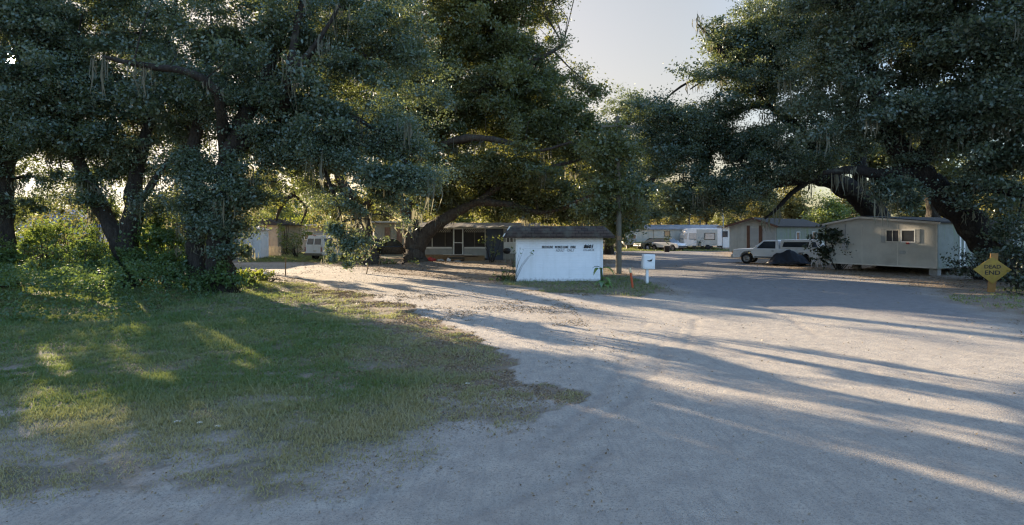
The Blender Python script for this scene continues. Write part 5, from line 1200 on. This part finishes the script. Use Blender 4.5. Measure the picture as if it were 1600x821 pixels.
bits(gc, [('bumper',(2.27,0,.5),(.1,1.7,.2),'plastic_black',.03)]+[('headlight',(2.18,s*.62,.72),(.12,.3,.13),'clear_lens',.02) for s in (-1, 1)])

# ------------------------------------------------------------------ camera, sky, sun
cam = bpy.data.cameras.new('camera'); co = bpy.data.objects.new('camera', cam); COL.objects.link(co)
co.location = (0, 0, CAMH); co.rotation_euler = (R(90), 0, 0)
cam.sensor_width = 36; cam.lens = 36*FPX/1600; cam.shift_y = -(410.5-HY)/1600
cam.clip_start = .1; cam.clip_end = 3000
SC.camera = co
EXPOSURE = 2.45
w = bpy.data.worlds.new('World'); SC.world = w; w.use_nodes = True
nt = w.node_tree; nt.nodes.clear(); N = nt.nodes.new; Lk = nt.links.new
out_ = N('ShaderNodeOutputWorld'); bg = N('ShaderNodeBackground'); Lk(bg.outputs[0], out_.inputs[0])
sky = N('ShaderNodeTexSky'); sky.sky_type = 'NISHITA'; sky.sun_disc = False; sky.sun_elevation = SUN_EL; sky.sun_rotation = -SUN_AZ
sky.altitude = 0; sky.air_density = 1.4; sky.dust_density = 2.6; sky.ozone_density = 1.0
# thin high haze evens the sky out: bright parts near the sun are held back
h1 = N('ShaderNodeVectorMath'); h1.operation = 'MULTIPLY'; Lk(sky.outputs[0], h1.inputs[0]); h1.inputs[1].default_value = (.22,.22,.22)
h2 = N('ShaderNodeVectorMath'); h2.operation = 'ADD'; Lk(h1.outputs[0], h2.inputs[0]); h2.inputs[1].default_value = (1,1,1)
h0 = N('ShaderNodeVectorMath'); h0.operation = 'DIVIDE'; Lk(sky.outputs[0], h0.inputs[0]); Lk(h2.outputs[0], h0.inputs[1])
tc_ = N('ShaderNodeTexCoord'); vd = N('ShaderNodeVectorMath'); vd.operation = 'DOT_PRODUCT'; Lk(tc_.outputs['Generated'], vd.inputs[0]); vd.inputs[1].default_value = SUNV
hz = N('ShaderNodeMapRange'); hz.interpolation_type = 'SMOOTHSTEP'; hz.inputs[1].default_value = .05; hz.inputs[2].default_value = .6; Lk(vd.outputs['Value'], hz.inputs[0])
ht = N('ShaderNodeMix'); ht.data_type = 'RGBA'; Lk(hz.outputs[0], ht.inputs[0]); ht.inputs[6].default_value = (.98, 1.28, 1.85, 1); ht.inputs[7].default_value = (.68, .635, .655, 1)
h3 = N('ShaderNodeVectorMath'); h3.operation = 'MULTIPLY'; Lk(h0.outputs[0], h3.inputs[0]); Lk(ht.outputs[2], h3.inputs[1])
mr = N('ShaderNodeMapRange'); mr.interpolation_type = 'SMOOTHSTEP'; mr.inputs[1].default_value = math.cos(R(1.1)); mr.inputs[2].default_value = math.cos(R(.25)); mr.inputs[3].default_value = 0; mr.inputs[4].default_value = 160
Lk(vd.outputs['Value'], mr.inputs[0])
ad = N('ShaderNodeMix'); ad.data_type = 'RGBA'; ad.blend_type = 'ADD'; ad.inputs[0].default_value = 1; Lk(h3.outputs[0], ad.inputs[6])
cb = N('ShaderNodeCombineXYZ'); [Lk(mr.outputs[0], cb.inputs[i]) for i in range(3)]; Lk(cb.outputs[0], ad.inputs[7]); Lk(ad.outputs[2], bg.inputs[0])
bg.inputs[1].default_value = .105
sl = bpy.data.lights.new('sun', 'SUN'); sl.energy = 3.9; sl.angle = R(.5); sl.color = (1, .80, .56)
so_ = bpy.data.objects.new('sun', sl); COL.objects.link(so_); so_.rotation_euler = SUNV.to_track_quat('Z', 'Y').to_euler(); so_.location = (0, 0, 30)
SC.render.engine = 'CYCLES'
cy_ = SC.cycles; cy_.max_bounces = 6; cy_.diffuse_bounces = 3; cy_.glossy_bounces = 2; cy_.transmission_bounces = 4; cy_.transparent_max_bounces = 4
cy_.use_denoising = True; cy_.denoising_prefilter = 'FAST'; cy_.use_adaptive_sampling = True; cy_.adaptive_threshold = .008; cy_.filter_width = 1.25; cy_.sample_clamp_indirect = 6
SC.view_settings.view_transform = 'Standard'; SC.view_settings.look = 'None'; SC.view_settings.exposure = EXPOSURE; SC.view_settings.gamma = 1
